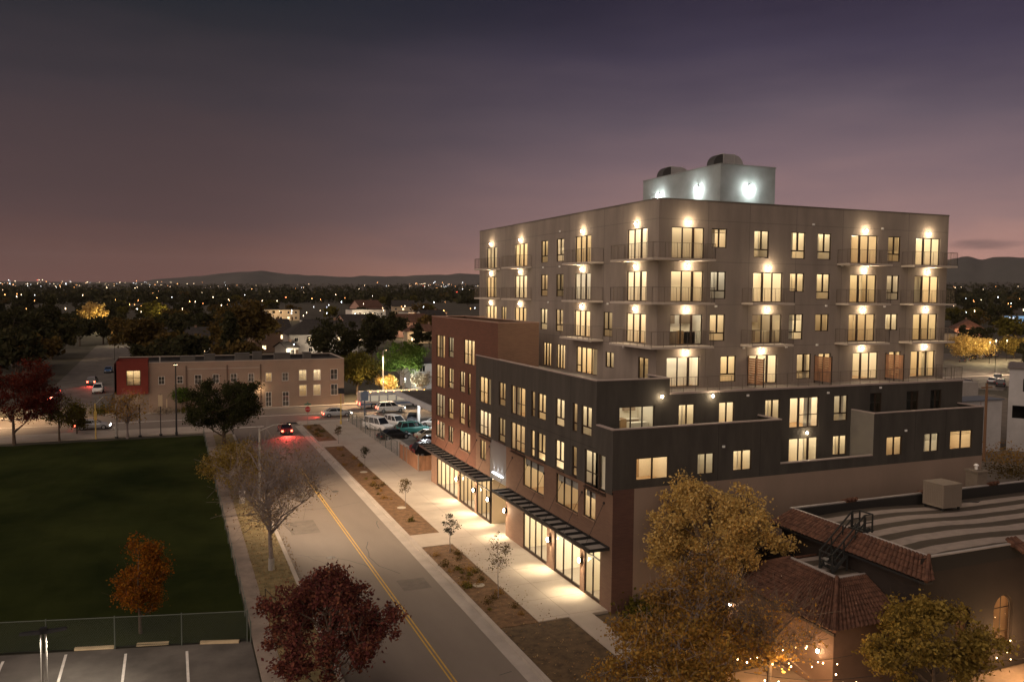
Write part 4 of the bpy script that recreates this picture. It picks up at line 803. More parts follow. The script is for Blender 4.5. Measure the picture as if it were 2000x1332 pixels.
# ------------------------------------------------------------------ trees
def leaf_mesh(g, pts, size, npr, up_bias=.3):
    n = len(pts); a = npr.normal(size=(n, 3)); a /= np.linalg.norm(a, axis=1)[:, None]+1e-9
    b = npr.normal(size=(n, 3)); b[:, 2] += up_bias; b = np.cross(a, b); b /= np.linalg.norm(b, axis=1)[:, None]+1e-9
    s = size*npr.uniform(.45, 1.6, size=(n, 1)); v = np.stack([pts-a*s, pts+b*s*.62, pts+a*s, pts-b*s*.62], 1).reshape(-1, 3)
    i0 = len(g.v); g.v += [tuple(q) for q in v.tolist()]; g.f += [(i0+4*i, i0+4*i+1, i0+4*i+2, i0+4*i+3) for i in range(n)]; g.m += [g.k]*n
def tree(name, seed, h, r, th, ncl, leaves, ls, lm, bm=M_BARK, tr=.16, shape='round', clr=.24, limbs=7, twigs=3, thin=1.0, lobes=0, lr=1.0, tw=0, label=None, group=None, cat='tree'):
    """trunk and limbs as one mesh, the crown of leaves as another"""
    R = random.Random(seed); npr = np.random.default_rng(seed); root = empty(name, (0, 0, 0), label, cat, group)
    ch = h-th; cz = th+ch*.5; ph = [(R.uniform(0, 6.3), R.uniform(0, 6.3), R.uniform(.5, 1)) for _ in range(6)]
    def env(dx, dy, dz):
        a, e = atan2(dy, dx), math.asin(max(-1, min(1, dz))); s = .84
        for k, (p, q, w) in enumerate(ph): s += .075*w*sin((k+1)*a+p)*cos((k % 3+1)*e*1.6+q)
        return s
    C = []; tries = 0; lob = []
    for k in range(lobes):
        e = -0.75+1.7*(k+.5)/lobes+R.uniform(-.15, .15); az = k*2.4+R.uniform(-.5, .5); c_ = sqrt(max(0, 1-min(1, e*e)))
        q = R.uniform(.38, .82); lob.append((c_*cos(az)*q, c_*sin(az)*q, max(-1, min(1, e))*R.uniform(.5, .82), R.uniform(.15, .40)*lr))
    while len(C) < ncl and tries < 9999:
        tries += 1
        d = npr.normal(size=3); d /= np.linalg.norm(d)
        if lob:
            o_ = R.choices(lob, [q[3]**1.6 for q in lob])[0]; f = o_[3]*R.random()**(1/2.6); x, y, z = o_[0]+d[0]*f, o_[1]+d[1]*f, o_[2]+d[2]*f*1.1
        else: f = R.random()**(1/2.6)*env(*d); x, y, z = d*f
        zz = (z+1)/2
        if shape == 'cone': k = max(.06, (1-zz)**.8*1.25)
        elif shape == 'vase': k = .45+.75*max(0, zz)**.7 if zz < .8 else 1.05-(zz-.8)*1.6
        elif shape == 'column': k = .9 if zz < .65 else .9-(zz-.65)*2.1
        elif shape == 'spread': k = 1.1-.5*abs(zz-.4)
        else: k = 1.0
        p = (x*r*k, y*r*k, cz + z*ch*.5)
        if p[2] < th*.75: continue
        C.append(p)
    # spread main limbs
    mains = [C[0]] if C else []
    while len(mains) < min(limbs, len(C)):
        mains.append(max(R.sample(C, min(40, len(C))), key=lambda q: min((q[0]-m[0])**2+(q[1]-m[1])**2+(q[2]-m[2])**2 for m in mains)))
    t = MB(); lean = (R.uniform(-.03, .03)*h, R.uniform(-.03, .03)*h); zt = h*(.86 if shape in ('cone', 'column') else .70 if shape == 'vase' else .62)
    spine = [(lean[0]*q+R.uniform(-.02, .02)*h*q, lean[1]*q, zt*q) for q in (0, .15, .35, .55, .8, 1)]
    t.tube(spine, [tr*1.35, tr, tr*.85, tr*.65, tr*.38, tr*.14], 7)
    def sp(z):
        q = max(0, min(1, z/zt)); return (np.interp(q, (0, .15, .35, .55, .8, 1), [s[0] for s in spine]), np.interp(q, (0, .15, .35, .55, .8, 1), [s[1] for s in spine]), zt*q)
    nodes = []
    for m in mains:
        z0 = max(th*R.uniform(.72, 1.15), min(zt*.92, m[2] - hypot(m[0], m[1])*R.uniform(.55, 1.0))); a = sp(z0); L_ = [a]
        for q in (.35, .7, 1):
            L_.append(tuple(a[i]+(m[i]-a[i])*q + (R.uniform(-.05, .05)*r) + (.10*r*q*(1-q)*2 if i == 2 else 0) for i in range(3)))
        t.tube(L_, [tr*.48*thin, tr*.33*thin, tr*.20*thin, tr*.07], 5); nodes += L_[1:]
    for c in C:
        n0 = min(nodes, key=lambda q: (q[0]-c[0])**2+(q[1]-c[1])**2+1.3*(q[2]-c[2]+.15*r)**2)
        mid = tuple((n0[i]+c[i])/2 + R.uniform(-.05, .05)*r for i in range(3)); t.tube([n0, mid, c], [tr*.15*thin, tr*.10*thin, tr*.035], 4, False)
        for _ in range(twigs):
            e = tuple(c[i]+R.gauss(0, clr*r*.8)+(clr*r*.4 if i == 2 else 0) for i in range(3)); t.tube([mid if R.random() < .5 else c, e], [max(tw, tr*.06), max(tw*.6, tr*.02)], 3, False)
    t.build('trunk', bm, root)
    if leaves:
        per = max(1, leaves//max(1, len(C))); pts = []
        for c in C:
            k = max(1, int(per*R.uniform(.45, 1.6))); w = clr*r*R.uniform(.7, 1.25); q = npr.normal(size=(k, 3))*np.array([w, w, w*.72])*.62; pts.append(q+np.array(c))
        g = MB(); leaf_mesh(g, np.concatenate(pts), ls, npr); g.build('crown', lm, root)
    return root
LM = dict(
    maple=leafmat('maple_leaf', [(.070, .022, .022), (.115, .036, .034), (.165, .056, .042), (.20, .082, .045), (.10, .03, .03)]),
    darkred=leafmat('crimson_leaf', [(.06, .012, .010), (.10, .020, .014), (.13, .034, .018)]),
    orange=leafmat('orange_leaf', [(.20, .060, .008), (.27, .095, .010), (.24, .11, .014), (.17, .045, .02)]),
    yellow=leafmat('yellow_leaf', [(.38, .225, .065), (.53, .36, .115), (.66, .48, .19), (.46, .31, .085)], .38),
    goldolive=leafmat('gold_olive_leaf', [(.11, .070, .016), (.21, .145, .032), (.30, .22, .058), (.16, .10, .024)]),
    amber=leafmat('amber_leaf', [(.17, .080, .018), (.27, .140, .030), (.33, .20, .050), (.20, .13, .032)]),
    olive=leafmat('olive_leaf', [(.065, .060, .014), (.10, .085, .018), (.13, .11, .022)]),
    green=leafmat('green_leaf', [(.022, .026, .011), (.034, .037, .014), (.050, .050, .018)]),
    fresh=leafmat('fresh_leaf', [(.055, .095, .018), (.085, .135, .026), (.13, .18, .04)]),
    dark=leafmat('dark_leaf', [(.024, .026, .014), (.040, .040, .019), (.060, .052, .023)]),
    brown=leafmat('brown_leaf', [(.060, .040, .015), (.095, .062, .020), (.11, .080, .026)]),
    rust=leafmat('rust_leaf', [(.14, .070, .022), (.23, .125, .034), (.30, .18, .05), (.17, .10, .034)]),
    dry=leafmat('dry_leaf', [(.17, .10, .055), (.25, .16, .08), (.30, .22, .11)]),
    pale=leafmat('pale_leaf', [(.30, .24, .17), (.38, .31, .22), (.25, .19, .13)]))
put(tree('maple_tree', 24, 7.7, 4.3, .1, 260, 24000, .080, LM['maple'], tr=.15, shape='column', clr=.085, limbs=14, lobes=34, lr=.72, label='purple red maple tree on the verge overhanging the road'), (7.25, 40.9, 0))
put(tree('bare_tree', 4, 10.2, 4.5, 2.4, 110, 3200, .066, LM['dry'], M_BARKG, tr=.17, shape='vase', clr=.22, limbs=17, twigs=15, thin=.95, tw=.011, label='nearly leafless grey tree with a whitewashed trunk base on the left verge'), (6.6, 61.5, 0))
MB().cyl(6.6, 61.5, 0, .95, .25, 10, .215).build('trunk_paint', M_POLE, next(o for o in COL.objects if o.name == 'bare_tree'))
put(tree('orange_tree', 9, 6.6, 2.0, .15, 90, 11000, .062, LM['orange'], tr=.09, shape='column', clr=.20, limbs=9, lobes=11, label='slim orange autumn tree beside the chain-link fence'), (-1.9, 52.6, 0))
put(tree('yellow_tree', 38, 9.5, 5.3, 1.8, 280, 30000, .082, LM['yellow'], tr=.22, clr=.085, limbs=16, lobes=36, lr=.78, label='big golden yellow tree against the tan side wall'), (30.8, 41.9, 0))
put(tree('amber_tree', 33, 6.5, 3.9, 1.2, 150, 9500, .078, LM['rust'], M_BARKG, tr=.17, shape='spread', clr=.13, limbs=14, twigs=6, lobes=14, tw=.010, label='brownish amber tree in front of the golden yellow tree'), (25.8, 35.9, 0))
put(tree('amber_tree', 35, 4.8, 4.6, .9, 150, 16000, .078, LM['amber'], M_BARKG, tr=.13, shape='spread', clr=.12, limbs=12, lobes=14, tw=.010, label='low wide amber tree at the bottom edge left of the string lights'), (22.9, 33.0, 0))
put(tree('bare_tree', 36, 6.4, 3.0, 1.0, 80, 1500, .075, LM['amber'], M_BARK, tr=.12, shape='vase', clr=.22, limbs=14, twigs=12, thin=1.0, tw=.011, label='twiggy dark tree in front of the tiled wing between the two wall lamps'), (27.9, 32.6, 0))
put(tree('amber_tree', 37, 6.0, 3.5, 1.2, 140, 15000, .088, LM['goldolive'], tr=.13, clr=.12, limbs=11, lobes=15, label='olive gold tree beside the arched windows at lower right'), (34.4, 28.2, 0))
put(tree('dark_green_tree', 41, 9.0, 5.8, 1.4, 200, 36000, .105, LM['green'], tr=.24, clr=.12, limbs=12, lobes=15, label='dense dark green tree at the lawn corner by the junction'), (6.3, 114.6, 0))
put(tree('crimson_tree', 43, 11.4, 5.6, 2.0, 150, 18000, .11, LM['darkred'], tr=.20, clr=.13, limbs=12, lobes=15, label='dark crimson tree at the far left edge of the lawn'), (-19.2, 124.0, 0))
put(tree('sparse_tree', 45, 6.8, 3.0, 1.8, 40, 1900, .11, LM['olive'], tw=.014, tr=.13, shape='vase', clr=.26, limbs=9, twigs=5, thin=1.3, label='sparse olive tree right of the crimson tree'), (-14.0, 124.4, 0))
put(tree('sparse_tree', 47, 6.9, 3.4, 1.8, 44, 2000, .11, LM['amber'], M_BARKG, tw=.014, tr=.15, shape='vase', clr=.24, limbs=10, twigs=6, thin=1.3, label='sparse amber tree in front of the red corner bay'), (-5.7, 124.0, 0))
put(tree('young_tree', 49, 4.2, 1.7, 1.2, 26, 2600, .12, LM['fresh'], tr=.07, clr=.28, limbs=6, label='small light green tree by the beige building wall'), (1.6, 147.9, .1))
put(tree('shrub_tree', 51, 5.6, 3.5, .5, 90, 11000, .085, LM['goldolive'], M_BARKG, tr=.09, shape='spread', clr=.22, limbs=8, twigs=4, label='brown olive bush tree beside the street lamp on the left verge'), (6.2, 86.0, 0))
put(tree('shrub_tree', 53, 4.6, 1.9, .6, 36, 3600, .12, LM['olive'], tr=.08, shape='column', clr=.28, limbs=6, label='upright yellow green shrub tree beside the yellow signal pole'), (-12.4, 135.7-6, .1))
put(tree('broad_tree', 61, 13.4, 7.8, 2.5, 70, 6200, .36, LM['brown'], tr=.3, clr=.17, lobes=14, limbs=8, label='brown broad tree behind the red corner bay'), (-9.7, 257.5, 0))
put(tree('broad_tree', 63, 18.5, 11.0, 3, 90, 8000, .46, LM['brown'], tr=.4, clr=.15, lobes=14, limbs=9, label='largest olive brown tree above the middle of the beige roof'), (19.3, 258.5, 0))
put(tree('broad_tree', 65, 12.6, 7, 2.5, 60, 3800, .55, LM['yellow'], tr=.3, clr=.2, limbs=8, label='distant lamp lit yellow tree left of the far street lamp'), (-32.5, 426, tz(-32, 426)))
put(tree('broad_tree', 67, 13.0, 8, 2.5, 60, 3800, .60, LM['olive'], tr=.3, clr=.2, limbs=8, label='distant lamp lit olive tree right of the far street lamp'), (-8, 476, tz(-8, 476)))
put(tree('conifer_tree', 71, 19.5, 5.6, 1.5, 110, 7000, .36, LM['dark'], tr=.35, shape='cone', clr=.22, limbs=12, label='tallest black conifer left of the side street'), (-32.4, 273, 0))
put(tree('broad_tree', 73, 16.8, 8.2, 2.5, 80, 7000, .38, LM['dark'], tr=.35, clr=.17, lobes=14, limbs=8, label='large black broad tree behind the crimson tree'), (-37, 241, 0))
put(tree('broad_tree', 75, 12.5, 7.4, 2, 80, 7000, .33, LM['dark'], tr=.3, clr=.17, lobes=14, limbs=8, label='black broad tree right of the grey apartment house'), (41, 220, 0))
put(tree('conifer_tree', 77, 15.5, 4.4, 1, 80, 6000, .32, LM['dark'], tr=.3, shape='column', clr=.22, limbs=9, label='dark columnar cypress above the olive trees'), (56.5, 247, 0))
put(tree('broad_tree', 79, 8.6, 6.0, 1.5, 70, 8500, .20, LM['olive'], tr=.24, clr=.18, lobes=14, limbs=8, label='olive gold broad tree right of the beige building end wall'), (34.2, 162.5, 0))
put(tree('broad_tree', 81, 10.6, 5.3, 2.5, 75, 9500, .19, LM['fresh'], tr=.24, clr=.18, lobes=14, limbs=9, label='bright green tree lit from below by the road'), (44.2, 164.5, 0))
put(tree('shrub_tree', 83, 4.2, 2.3, .5, 40, 4200, .15, LM['yellow'], tr=.10, clr=.26, limbs=6, label='small golden shrub tree under the bright green tree'), (39.9, 161.0, 0))
put(tree('shrub_tree', 85, 4.4, 2.4, .8, 40, 2600, .13, LM['pale'], M_BARKG, tr=.10, clr=.26, limbs=7, twigs=4, label='pale greyish shrub tree left of the brick block'), (46.9, 160.5, 0))
put(tree('broad_tree', 87, 11.0, 5.7, 2, 60, 4500, .42, LM['brown'], tr=.3, clr=.18, limbs=8, label='dim brown tree beside the brick block parapet'), (106, 350, tz(106, 350)))
for i, (x, y, h, w, lm, lb) in enumerate(((233.9, 186, 8.4, 7.2, 'yellow', 'lamp lit yellow tree nearest the grey block beyond the car park'), (247, 191, 7.0, 5.6, 'yellow', 'smaller yellow tree beyond the parked cars in the middle'), (260, 188.5, 7.4, 6.2, 'goldolive', 'olive yellow tree under the lit billboard'),
        (405.9, 332, 11, 6.8, 'olive', 'dim olive tree far behind the grey block corner'), (221, 155, 8.6, 3.9, 'dark', 'black round tree above the white wrapped building'))):
    put(tree('broad_tree', 90+i, h, w, h*.22, 60, 5500, .22 if i < 3 else .28, LM[lm], tr=.2, clr=.19, limbs=8, label=lb), (x, y, tz(x, y)))
for i, (x, y, h) in enumerate(((20.6, 109.8, 2.6), (20.6, 93.6, 2.75), (20.6, 75.8, 2.9), (20.1, 60.6, 3.3), (20.1, 50.3, 4.5))):
    put(tree('sapling', 100+i, h, h*.24, h*.38, 30, 800, .048, LM['dark'] if i % 2 else LM['brown'], M_BARKG, tr=.03, shape='column', clr=.26, limbs=5, twigs=4, thin=1.2,
        label=('thin sapling at the far end of the long bed nearest the junction', 'thin sapling beside the second manhole from the junction', 'thin sapling in the middle of the long planting bed', 'thin sapling at the walkway end of the near bed', 'tallest sapling in the near planting bed opposite the entrance')[i], group='street saplings in the planting beds'), (x, y, .1))
# the wooded town: copies of a few kinds
protos = [tree('broad_tree', 201, 9.5, 5.2, 2, 46, 1500, .46, LM['dark'], tr=.22, clr=.2, lobes=9, limbs=6, twigs=1, label='black broad tree among the dark trees of the town', group='dark broad trees of the town'),
          tree('broad_tree', 202, 8.5, 5.8, 1.6, 46, 1500, .46, LM['brown'], tr=.22, clr=.2, lobes=9, limbs=6, twigs=1, label='dim brown broad tree among the trees of the town', group='brown trees of the town'),
          tree('conifer_tree', 203, 13, 3.4, 1, 50, 1400, .42, LM['dark'], tr=.25, shape='cone', clr=.24, limbs=8, twigs=1, label='black pointed conifer among the trees of the town', group='conifers of the town'),
          tree('broad_tree', 204, 8.8, 5.0, 2, 46, 1400, .46, LM['olive'], tr=.22, clr=.2, lobes=9, limbs=6, twigs=1, label='dim olive broad tree among the trees of the town', group='olive trees of the town')]
def AZ(px): return YAW + math.atan((px-1000)/1605.5)
KEEP = [(66, 318, 14), (93, 318, 13), (77, 372, 14), (130, 442, 22), (104, 470, 20), (62, 520, 20), (36, 275, 22), (1, 281, 10), (48, 166, 9), (121, 547, 24), (98, 352, 16), (115, 372, 14), (34, 271, 12)]
used = set(); placed = []; tries = 0
while len(placed) < 262 and tries < 20000:
    tries += 1
    d = 172/(1-rnd.random()*.86)**1.0; px = rnd.uniform(-90, 935) if rnd.random() < .80 else rnd.uniform(1845, 2120)
    a = AZ(px); d /= cos(a-YAW); x, y = d*sin(a), d*cos(a)
    if -28 < x < -8 and y < 330 or (-12 < x < 34 and y < 180) or (px > 1800 and d < 330) or any(hypot(x-k[0], y-k[1]) < k[2] for k in KEEP): continue
    if d < 262 and px > 480: continue
    if 500 < px < 935 and d < 470 and rnd.random() < .72: continue
    if any(hypot(x-q[0], y-q[1]) < 6.5 for q in placed): continue
    k = rnd.choices(range(4), (6, 2, 2, 1))[0]; placed.append((x, y)); o = protos[k] if k not in used else copy_tree(protos[k]); used.add(k)
    s_ = rnd.uniform(.75, 1.3); put(o, (x, y, tz(x, y)-.1), rnd.uniform(0, 6.28), scale=(s_, s_, s_*rnd.uniform(.85, 1.1)))
def far_wood():
    npr = np.random.default_rng(5); g = MB(); pts = []
    for _ in range(2600):
        d = 900/(1-rnd.random()*.82); px = rnd.uniform(-150, 960) if rnd.random() < .8 else rnd.uniform(1830, 2150); a = AZ(px); x, y = d*sin(a), d*cos(a); h = rnd.uniform(5, 11)
        pts.append(npr.normal(size=(11, 3))*np.array([3.6, 3.6, h*.28]) + np.array([x, y, tz(x, y)+h*.5]))
    leaf_mesh(g, np.concatenate(pts), 2.6, npr); return g
tag(far_wood().build('far_woodland', LM['dark']), kind='stuff')
# low planting and litter
sh = []
for i in range(3):
    g = MB(); npr = np.random.default_rng(300+i); leaf_mesh(g, np.abs(npr.normal(size=(170, 3)))*np.array([.24, .24, .20])*np.sign(npr.normal(size=(170, 3))*np.array([1, 1, 0])+np.array([0, 0, 1])), .06, npr, .8)
    sh.append(tag(g.build('low_shrub', LM[('olive', 'brown', 'rust')[i]], loc=(0, 0, 0)), ('low olive tuft planted in the mulch beds', 'low brown tuft planted in the mulch beds', 'low rusty tuft planted in the mulch beds')[i], 'shrub', ('olive tufts in the beds', 'brown tufts in the beds', 'rusty tufts in the beds')[i]))
us = set()
for i in range(62):
    k = rnd.randrange(3); o = sh[k] if k not in us else copy_tree(sh[k]); us.add(k); s_ = rnd.uniform(.35, .9)
    y = rnd.choice([rnd.uniform(46.5, 62), rnd.uniform(67, 107), rnd.uniform(46.5, 62), rnd.uniform(113, 126)]); put(o, (rnd.uniform(18.7, 20.6), y, .1), rnd.uniform(0, 6), scale=(s_, s_, s_*rnd.uniform(.8, 1.4)))
npr = np.random.default_rng(8); P = np.stack([npr.uniform(5.2, 8.7, 5200), 44+52*npr.random(5200)**1.2, np.full(5200, .115)], 1); P2 = np.stack([npr.uniform(18.4, 22.5, 700), npr.uniform(30, 62, 700), np.full(700, .13)], 1)
P[P[:, 0] > 7.9, 2] = .03; P2[P2[:, 0] > 20.9, 2] = .15
g = MB(); leaf_mesh(g, np.concatenate([P, P2]), .055, npr, 4); tag(g.build('fallen_leaf_litter', LM['dry']), kind='stuff')
bushes = MB(); npr = np.random.default_rng(12)
for i, (x, y, h, r_, lm, lb) in enumerate(((97, 69.5, 2.6, 4.2, 'amber', 'rusty grass and brush patch behind the chimney'), (90, 64, 2.0, 3.5, 'brown', 'brown brush clump right of the chimney'), (27.8, 44.2, 1.6, 1.1, 'olive', 'grey green shrub at the foot of the brick corner'), (-1.2, 148.0, 1.3, 1.5, 'pale', 'pale feathery shrub left by the beige building wall'), (2.6, 147.9, 1.0, 1.2, 'olive', 'low olive shrub under the light green tree'), (-10.5, 150, 2.4, 1.6, 'olive', 'yellow green bush at the left end of the beige building'))):
    g = MB(); n = 1500; q = npr.normal(size=(n, 3))*np.array([r_*.5, r_*.5, h*.32]); q[:, 2] = np.abs(q[:, 2])+.05; q[:, :2] += np.round(q[:, :2]/r_*2)*.2; leaf_mesh(g, q+np.array([x, y, tz(x, y)]), .10, npr); tag(g.build('bush', LM[lm], loc=(x, y, 0)), lb, 'bush')
# ------------------------------------------------------------------ cars
M_TYRE = mat('tyre_rubber', (.015, .015, .015), .9); M_RIM = mat('alloy_rim', (.35, .35, .35), .35, metal=.6); M_CARGL = mat('car_glass', (.012, .014, .016), .06, spec=.6)
M_HEAD = mat('headlamp_lens', (.65, .65, .62), .15); M_TAIL = mat('tail_lens', (.22, .010, .008), .3); M_TAILON = emit('tail_glow', (1, .06, .03), 16); M_HEADON = emit('head_glow', (1, .93, .80), 22)
def paint(name, c):
    m = mat(name, c, .25, spec=.5); m.node_tree.nodes['Principled BSDF'].inputs['Coat Weight'].default_value = .5; return m
PAINTS = {k: paint(k+'_paint', c) for k, c in dict(white=(.62, .62, .60), black=(.012, .012, .013), grey=(.10, .10, .105), silver=(.36, .36, .36), teal=(.03, .16, .14), red=(.20, .02, .02), blue=(.05, .10, .20), beige=(.42, .37, .28)).items()}
def car(kind):
    root = empty('parked_car'); Ln, W_, H_, hood, belt = dict(sedan=(4.7, .90, 1.43, .98, .90), suv=(4.8, .95, 1.78, 1.12, 1.08), van=(5.3, .99, 2.0, 1.15, 1.12), hatch=(4.1, .87, 1.5, .98, .93))[kind]
    l = Ln/2
    st = dict(sedan=[(-l, .62, .66), (-l+.12, .88, .85), (-l+.9, .99, .98), (-.2, .96, 1), (1.0, .95, 1), (l-.55, .80, .96), (l-.12, .66, .84), (l, .56, .62)],
              hatch=[(-l, .70, .75), (-l+.10, .95, .92), (-l+.8, .98, 1), (0, .95, 1), (.9, .95, 1), (l-.5, .80, .95), (l-.1, .66, .82), (l, .56, .6)],
              suv=[(-l, .8, .86), (-l+.10, 1.08, .96), (-l+.8, 1.10, 1), (0, 1.08, 1), (1.1, 1.07, 1), (l-.5, 1.0, .97), (l-.1, .85, .9), (l, .7, .75)],
              van=[(-l, .9, .9), (-l+.08, 1.12, .98), (-l+.8, 1.14, 1), (0, 1.12, 1), (1.5, 1.10, 1), (l-.45, 1.02, .97), (l-.1, .9, .92), (l, .75, .8)])[kind]
    b = MB(); rings = []
    for x, zt, hw in st:
        w = W_*hw; zb = .26; rings.append([(x, -w*.9, zb), (x, -w, zb+.18), (x, -w, zt*.78), (x, -w*.90, zt), (x, w*.90, zt), (x, w, zt*.78), (x, w, zb+.18), (x, w*.9, zb)])
    for a, c in zip(rings, rings[1:]):
        for k in range(8): b.quad(a[k], a[(k+1) % 8], c[(k+1) % 8], c[k])
    b.quad(*rings[0]); b.quad(*rings[-1][::-1])
    cb = dict(sedan=((-1.75, -1.05, .38, 1.18)), hatch=((-1.95, -1.5, .35, 1.15)), suv=((-2.2, -1.85, .45, 1.20)), van=((-2.55, -2.4, .75, 1.50)))[kind]; wb, wt = W_*.88, W_*.70
    zb_, zt_ = belt, H_-.06
    base = [(cb[0], -wb, zb_), (cb[3], -wb, zb_), (cb[3], wb, zb_), (cb[0], wb, zb_)]; topr = [(cb[1], -wt, zt_), (cb[2], -wt, zt_), (cb[2], wt, zt_), (cb[1], wt, zt_)]
    b.hexa([(x, y*1.02, zt_-.01) for x, y, z in topr], [(x*.97, y*.94, H_) for x, y, z in topr])
    for p, q in zip(base, topr): b.tube([p, q], .05, 5)
    for t in (.40,) if kind in ('sedan', 'hatch') else (.32, .66):
        for i, j in ((0, 1), (3, 2)):
            p = Vector(base[i]).lerp(Vector(base[j]), 1-t); q = Vector(topr[i]).lerp(Vector(topr[j]), 1-t); b.tube([p, q], .04, 4)
    bo = b.build('body', PAINTS['white'], root)
    MB().hexa([(x, y*.985, z-.05) for x, y, z in base], [(x, y*.985, z) for x, y, z in topr]).build('window_glass', M_CARGL, root)
    s = MB(); s.box(-l-.04, -W_*.75, .30, -l+.05, W_*.75, .50); s.box(l-.05, -W_*.7, .28, l+.04, W_*.7, .46); s.build('bumper', mat('bumper_grey', (.06, .06, .06), .7), root)
    for x in (-l*.60, l*.62):
        for y in (-1, 1):
            t = MB().tube([(x, y*(W_-.20), .33), (x, y*(W_+.015), .33)], .335, 16).build('wheel', M_TYRE, root); MB().tube([(x, y*(W_+.016), .33), (x, y*(W_+.03), .33)], [.21, .19], 12).build('rim', M_RIM, t)
    zt = st[-2][1]
    for y in (-1, 1):
        MB().box(l-.16, y*W_*.48, zt*.74, l+.015, y*W_*.80, zt*.94).build('headlight', M_HEAD, root); MB().box(-l-.02, y*W_*.55, st[0][1]*.86, -l+.14, y*W_*.86, st[0][1]*1.18).build('taillight', M_TAIL, root)
    return root
CARP = {k: car(k) for k in ('sedan', 'suv', 'van', 'hatch')}; cu = set()
def place_car(kind, x, y, rz, col, label, group=None, z=.02, on=None):
    if kind in cu: o = copy_tree(CARP[kind])
    else: o = CARP[kind]; cu.add(kind)
    z += tz(x, y); put(o, (x, y, z), rz, label, group=group); tag(o, cat='car')
    for c in o.children:
        if c.name.startswith('body'):
            c.material_slots[0].link = 'OBJECT'; c.material_slots[0].material = PAINTS[col]
        if on and c.name.startswith('taillight'): c.material_slots[0].link = 'OBJECT'; c.material_slots[0].material = M_TAILON
        if on and on == 'both' and c.name.startswith('headlight'): c.material_slots[0].link = 'OBJECT'; c.material_slots[0].material = M_HEADON
    return o
G1 = 'cars crowded in the fenced lot'
for a in (('van', 28.2, 119.0, -1.15, 'white', 'old white van with dark windows nearest the lot fence corner'), ('suv', 31.4, 121.2, -1.2, 'white', 'white estate car beside the old white van'), ('sedan', 35.0, 124.6, -1.9, 'grey', 'grey car at the back of the lot near the road'),
          ('sedan', 37.2, 119.2, 2.2, 'white', 'white saloon near the canopy post'), ('suv', 32.3, 114.9, .15, 'teal', 'teal off-road car in the middle of the lot'), ('sedan', 28.6, 111.4, .25, 'black', 'black saloon behind the chain-link fence'),
          ('sedan', 33.4, 109.3, .05, 'beige', 'long beige saloon seen from its side'), ('sedan', 36.9, 113.6, -.2, 'white', 'white saloon behind the long beige saloon'), ('hatch', 32.6, 104.2, .1, 'black', 'black hatchback in front of the long beige saloon'), ('suv', 29.9, 98.2, .08, 'black', 'black car just behind the wooden fence'), ('sedan', 30.6, 101.4, .12, 'red', 'dark red saloon wedged between two black cars')):
    place_car(*a, group=G1)
place_car('sedan', 15.1, 121.5, pi/2, 'red', 'red car with glowing tail lamps waiting at the junction', on='tail', z=.0)
place_car('suv', -15.6, 196.5, pi/2-.05, 'grey', 'car with red tail lamps driving up the side street', on='tail')
place_car('suv', -13.4, 181.0, -pi/2, 'white', 'white car behind the one with tail lamps on the side street')
place_car('sedan', -14.2, 224.0, -pi/2, 'blue', 'pale blue car parked far up the side street')
place_car('sedan', -20.6, 178.5, pi/2, 'black', 'black car at the head of the side street kerb row', 'cars along the side street kerb')
place_car('suv', -20.9, 168.0, pi/2, 'black', 'second black car in the side street kerb row', 'cars along the side street kerb', on='tail')
place_car('suv', -20.8, 154.2, pi/2, 'white', 'white car behind the crimson tree on the side street', 'cars along the side street kerb')
place_car('sedan', -10.7, 134.0, 0, 'silver', 'silver car with lights on passing left along the cross road', on='both', z=.01)
place_car('sedan', 25.0, 134.6, 0, 'silver', 'silver car with tail lamps right of the stop sign on the cross road', on='both', z=.01)
place_car('suv', 34.5, 136.6, 0, 'white', 'white car on the cross road behind the lot fence', on='both', z=.01)
for i, (x, y, a, c) in enumerate(((164, 131, .55, 'black'), (171, 134.8, .55, 'grey'), (176.5, 130.8, .6, 'black'), (180.5, 136.0, .55, 'silver'), (187, 139.5, .6, 'black'), (192, 136.2, .5, 'grey'), (199, 141.6, .55, 'white'), (158, 126, .6, 'grey'), (184, 132.5, .6, 'silver'))):
    place_car('sedan' if i % 2 else 'suv', x, y, a, c, 'car in the open lot right of the charcoal block', 'cars in the open lot at right')
for i, (x, y) in enumerate(((229.5, 183), (236, 186.5), (242.7, 189.8), (249, 192.2), (256, 194.5), (262.5, 197))):
    place_car('sedan', x, y, .55+(i % 2)*.05, ('black', 'grey', 'black', 'silver', 'black', 'grey')[i], 'car parked under the row of yellow trees', 'cars under the yellow trees')
def tail_spill(x, y, w=60):
    c_ = [o for o in COL.objects if o.parent is None and o.type == 'EMPTY' and o.name.startswith('parked_car') and abs(o.location.x-x) < .1 and abs(o.location.y-y) < .1][0]
    l = bpy.data.lights.new('tail_light', 'SPOT'); l.energy = w; l.color = (1, .07, .05); l.spot_size = radians(120); l.spot_blend = .8; l.shadow_soft_size = .3
    o = bpy.data.objects.new('tail_light', l); COL.objects.link(o); o.parent = c_; o.location = (-2.5, 0, .85); o.rotation_euler = Vector((-1, 0, -.32)).to_track_quat('-Z', 'Y').to_euler()
tail_spill(15.1, 121.5, 1500); tail_spill(-15.6, 196.5, 900); tail_spill(25.0, 134.6, 500)
place_car('hatch', -33.0, 137.4, pi, 'black', 'black hatchback with lights on at the far left of the cross road', on='both', z=.01)
place_car('sedan', 6.5, 143.6, pi, 'red', 'red saloon with lights on in front of the beige building', on='both', z=.01)
place_car('suv', 52.0, 135.0, 0, 'grey', 'grey car with lights on behind the station canopy', on='both', z=.01)
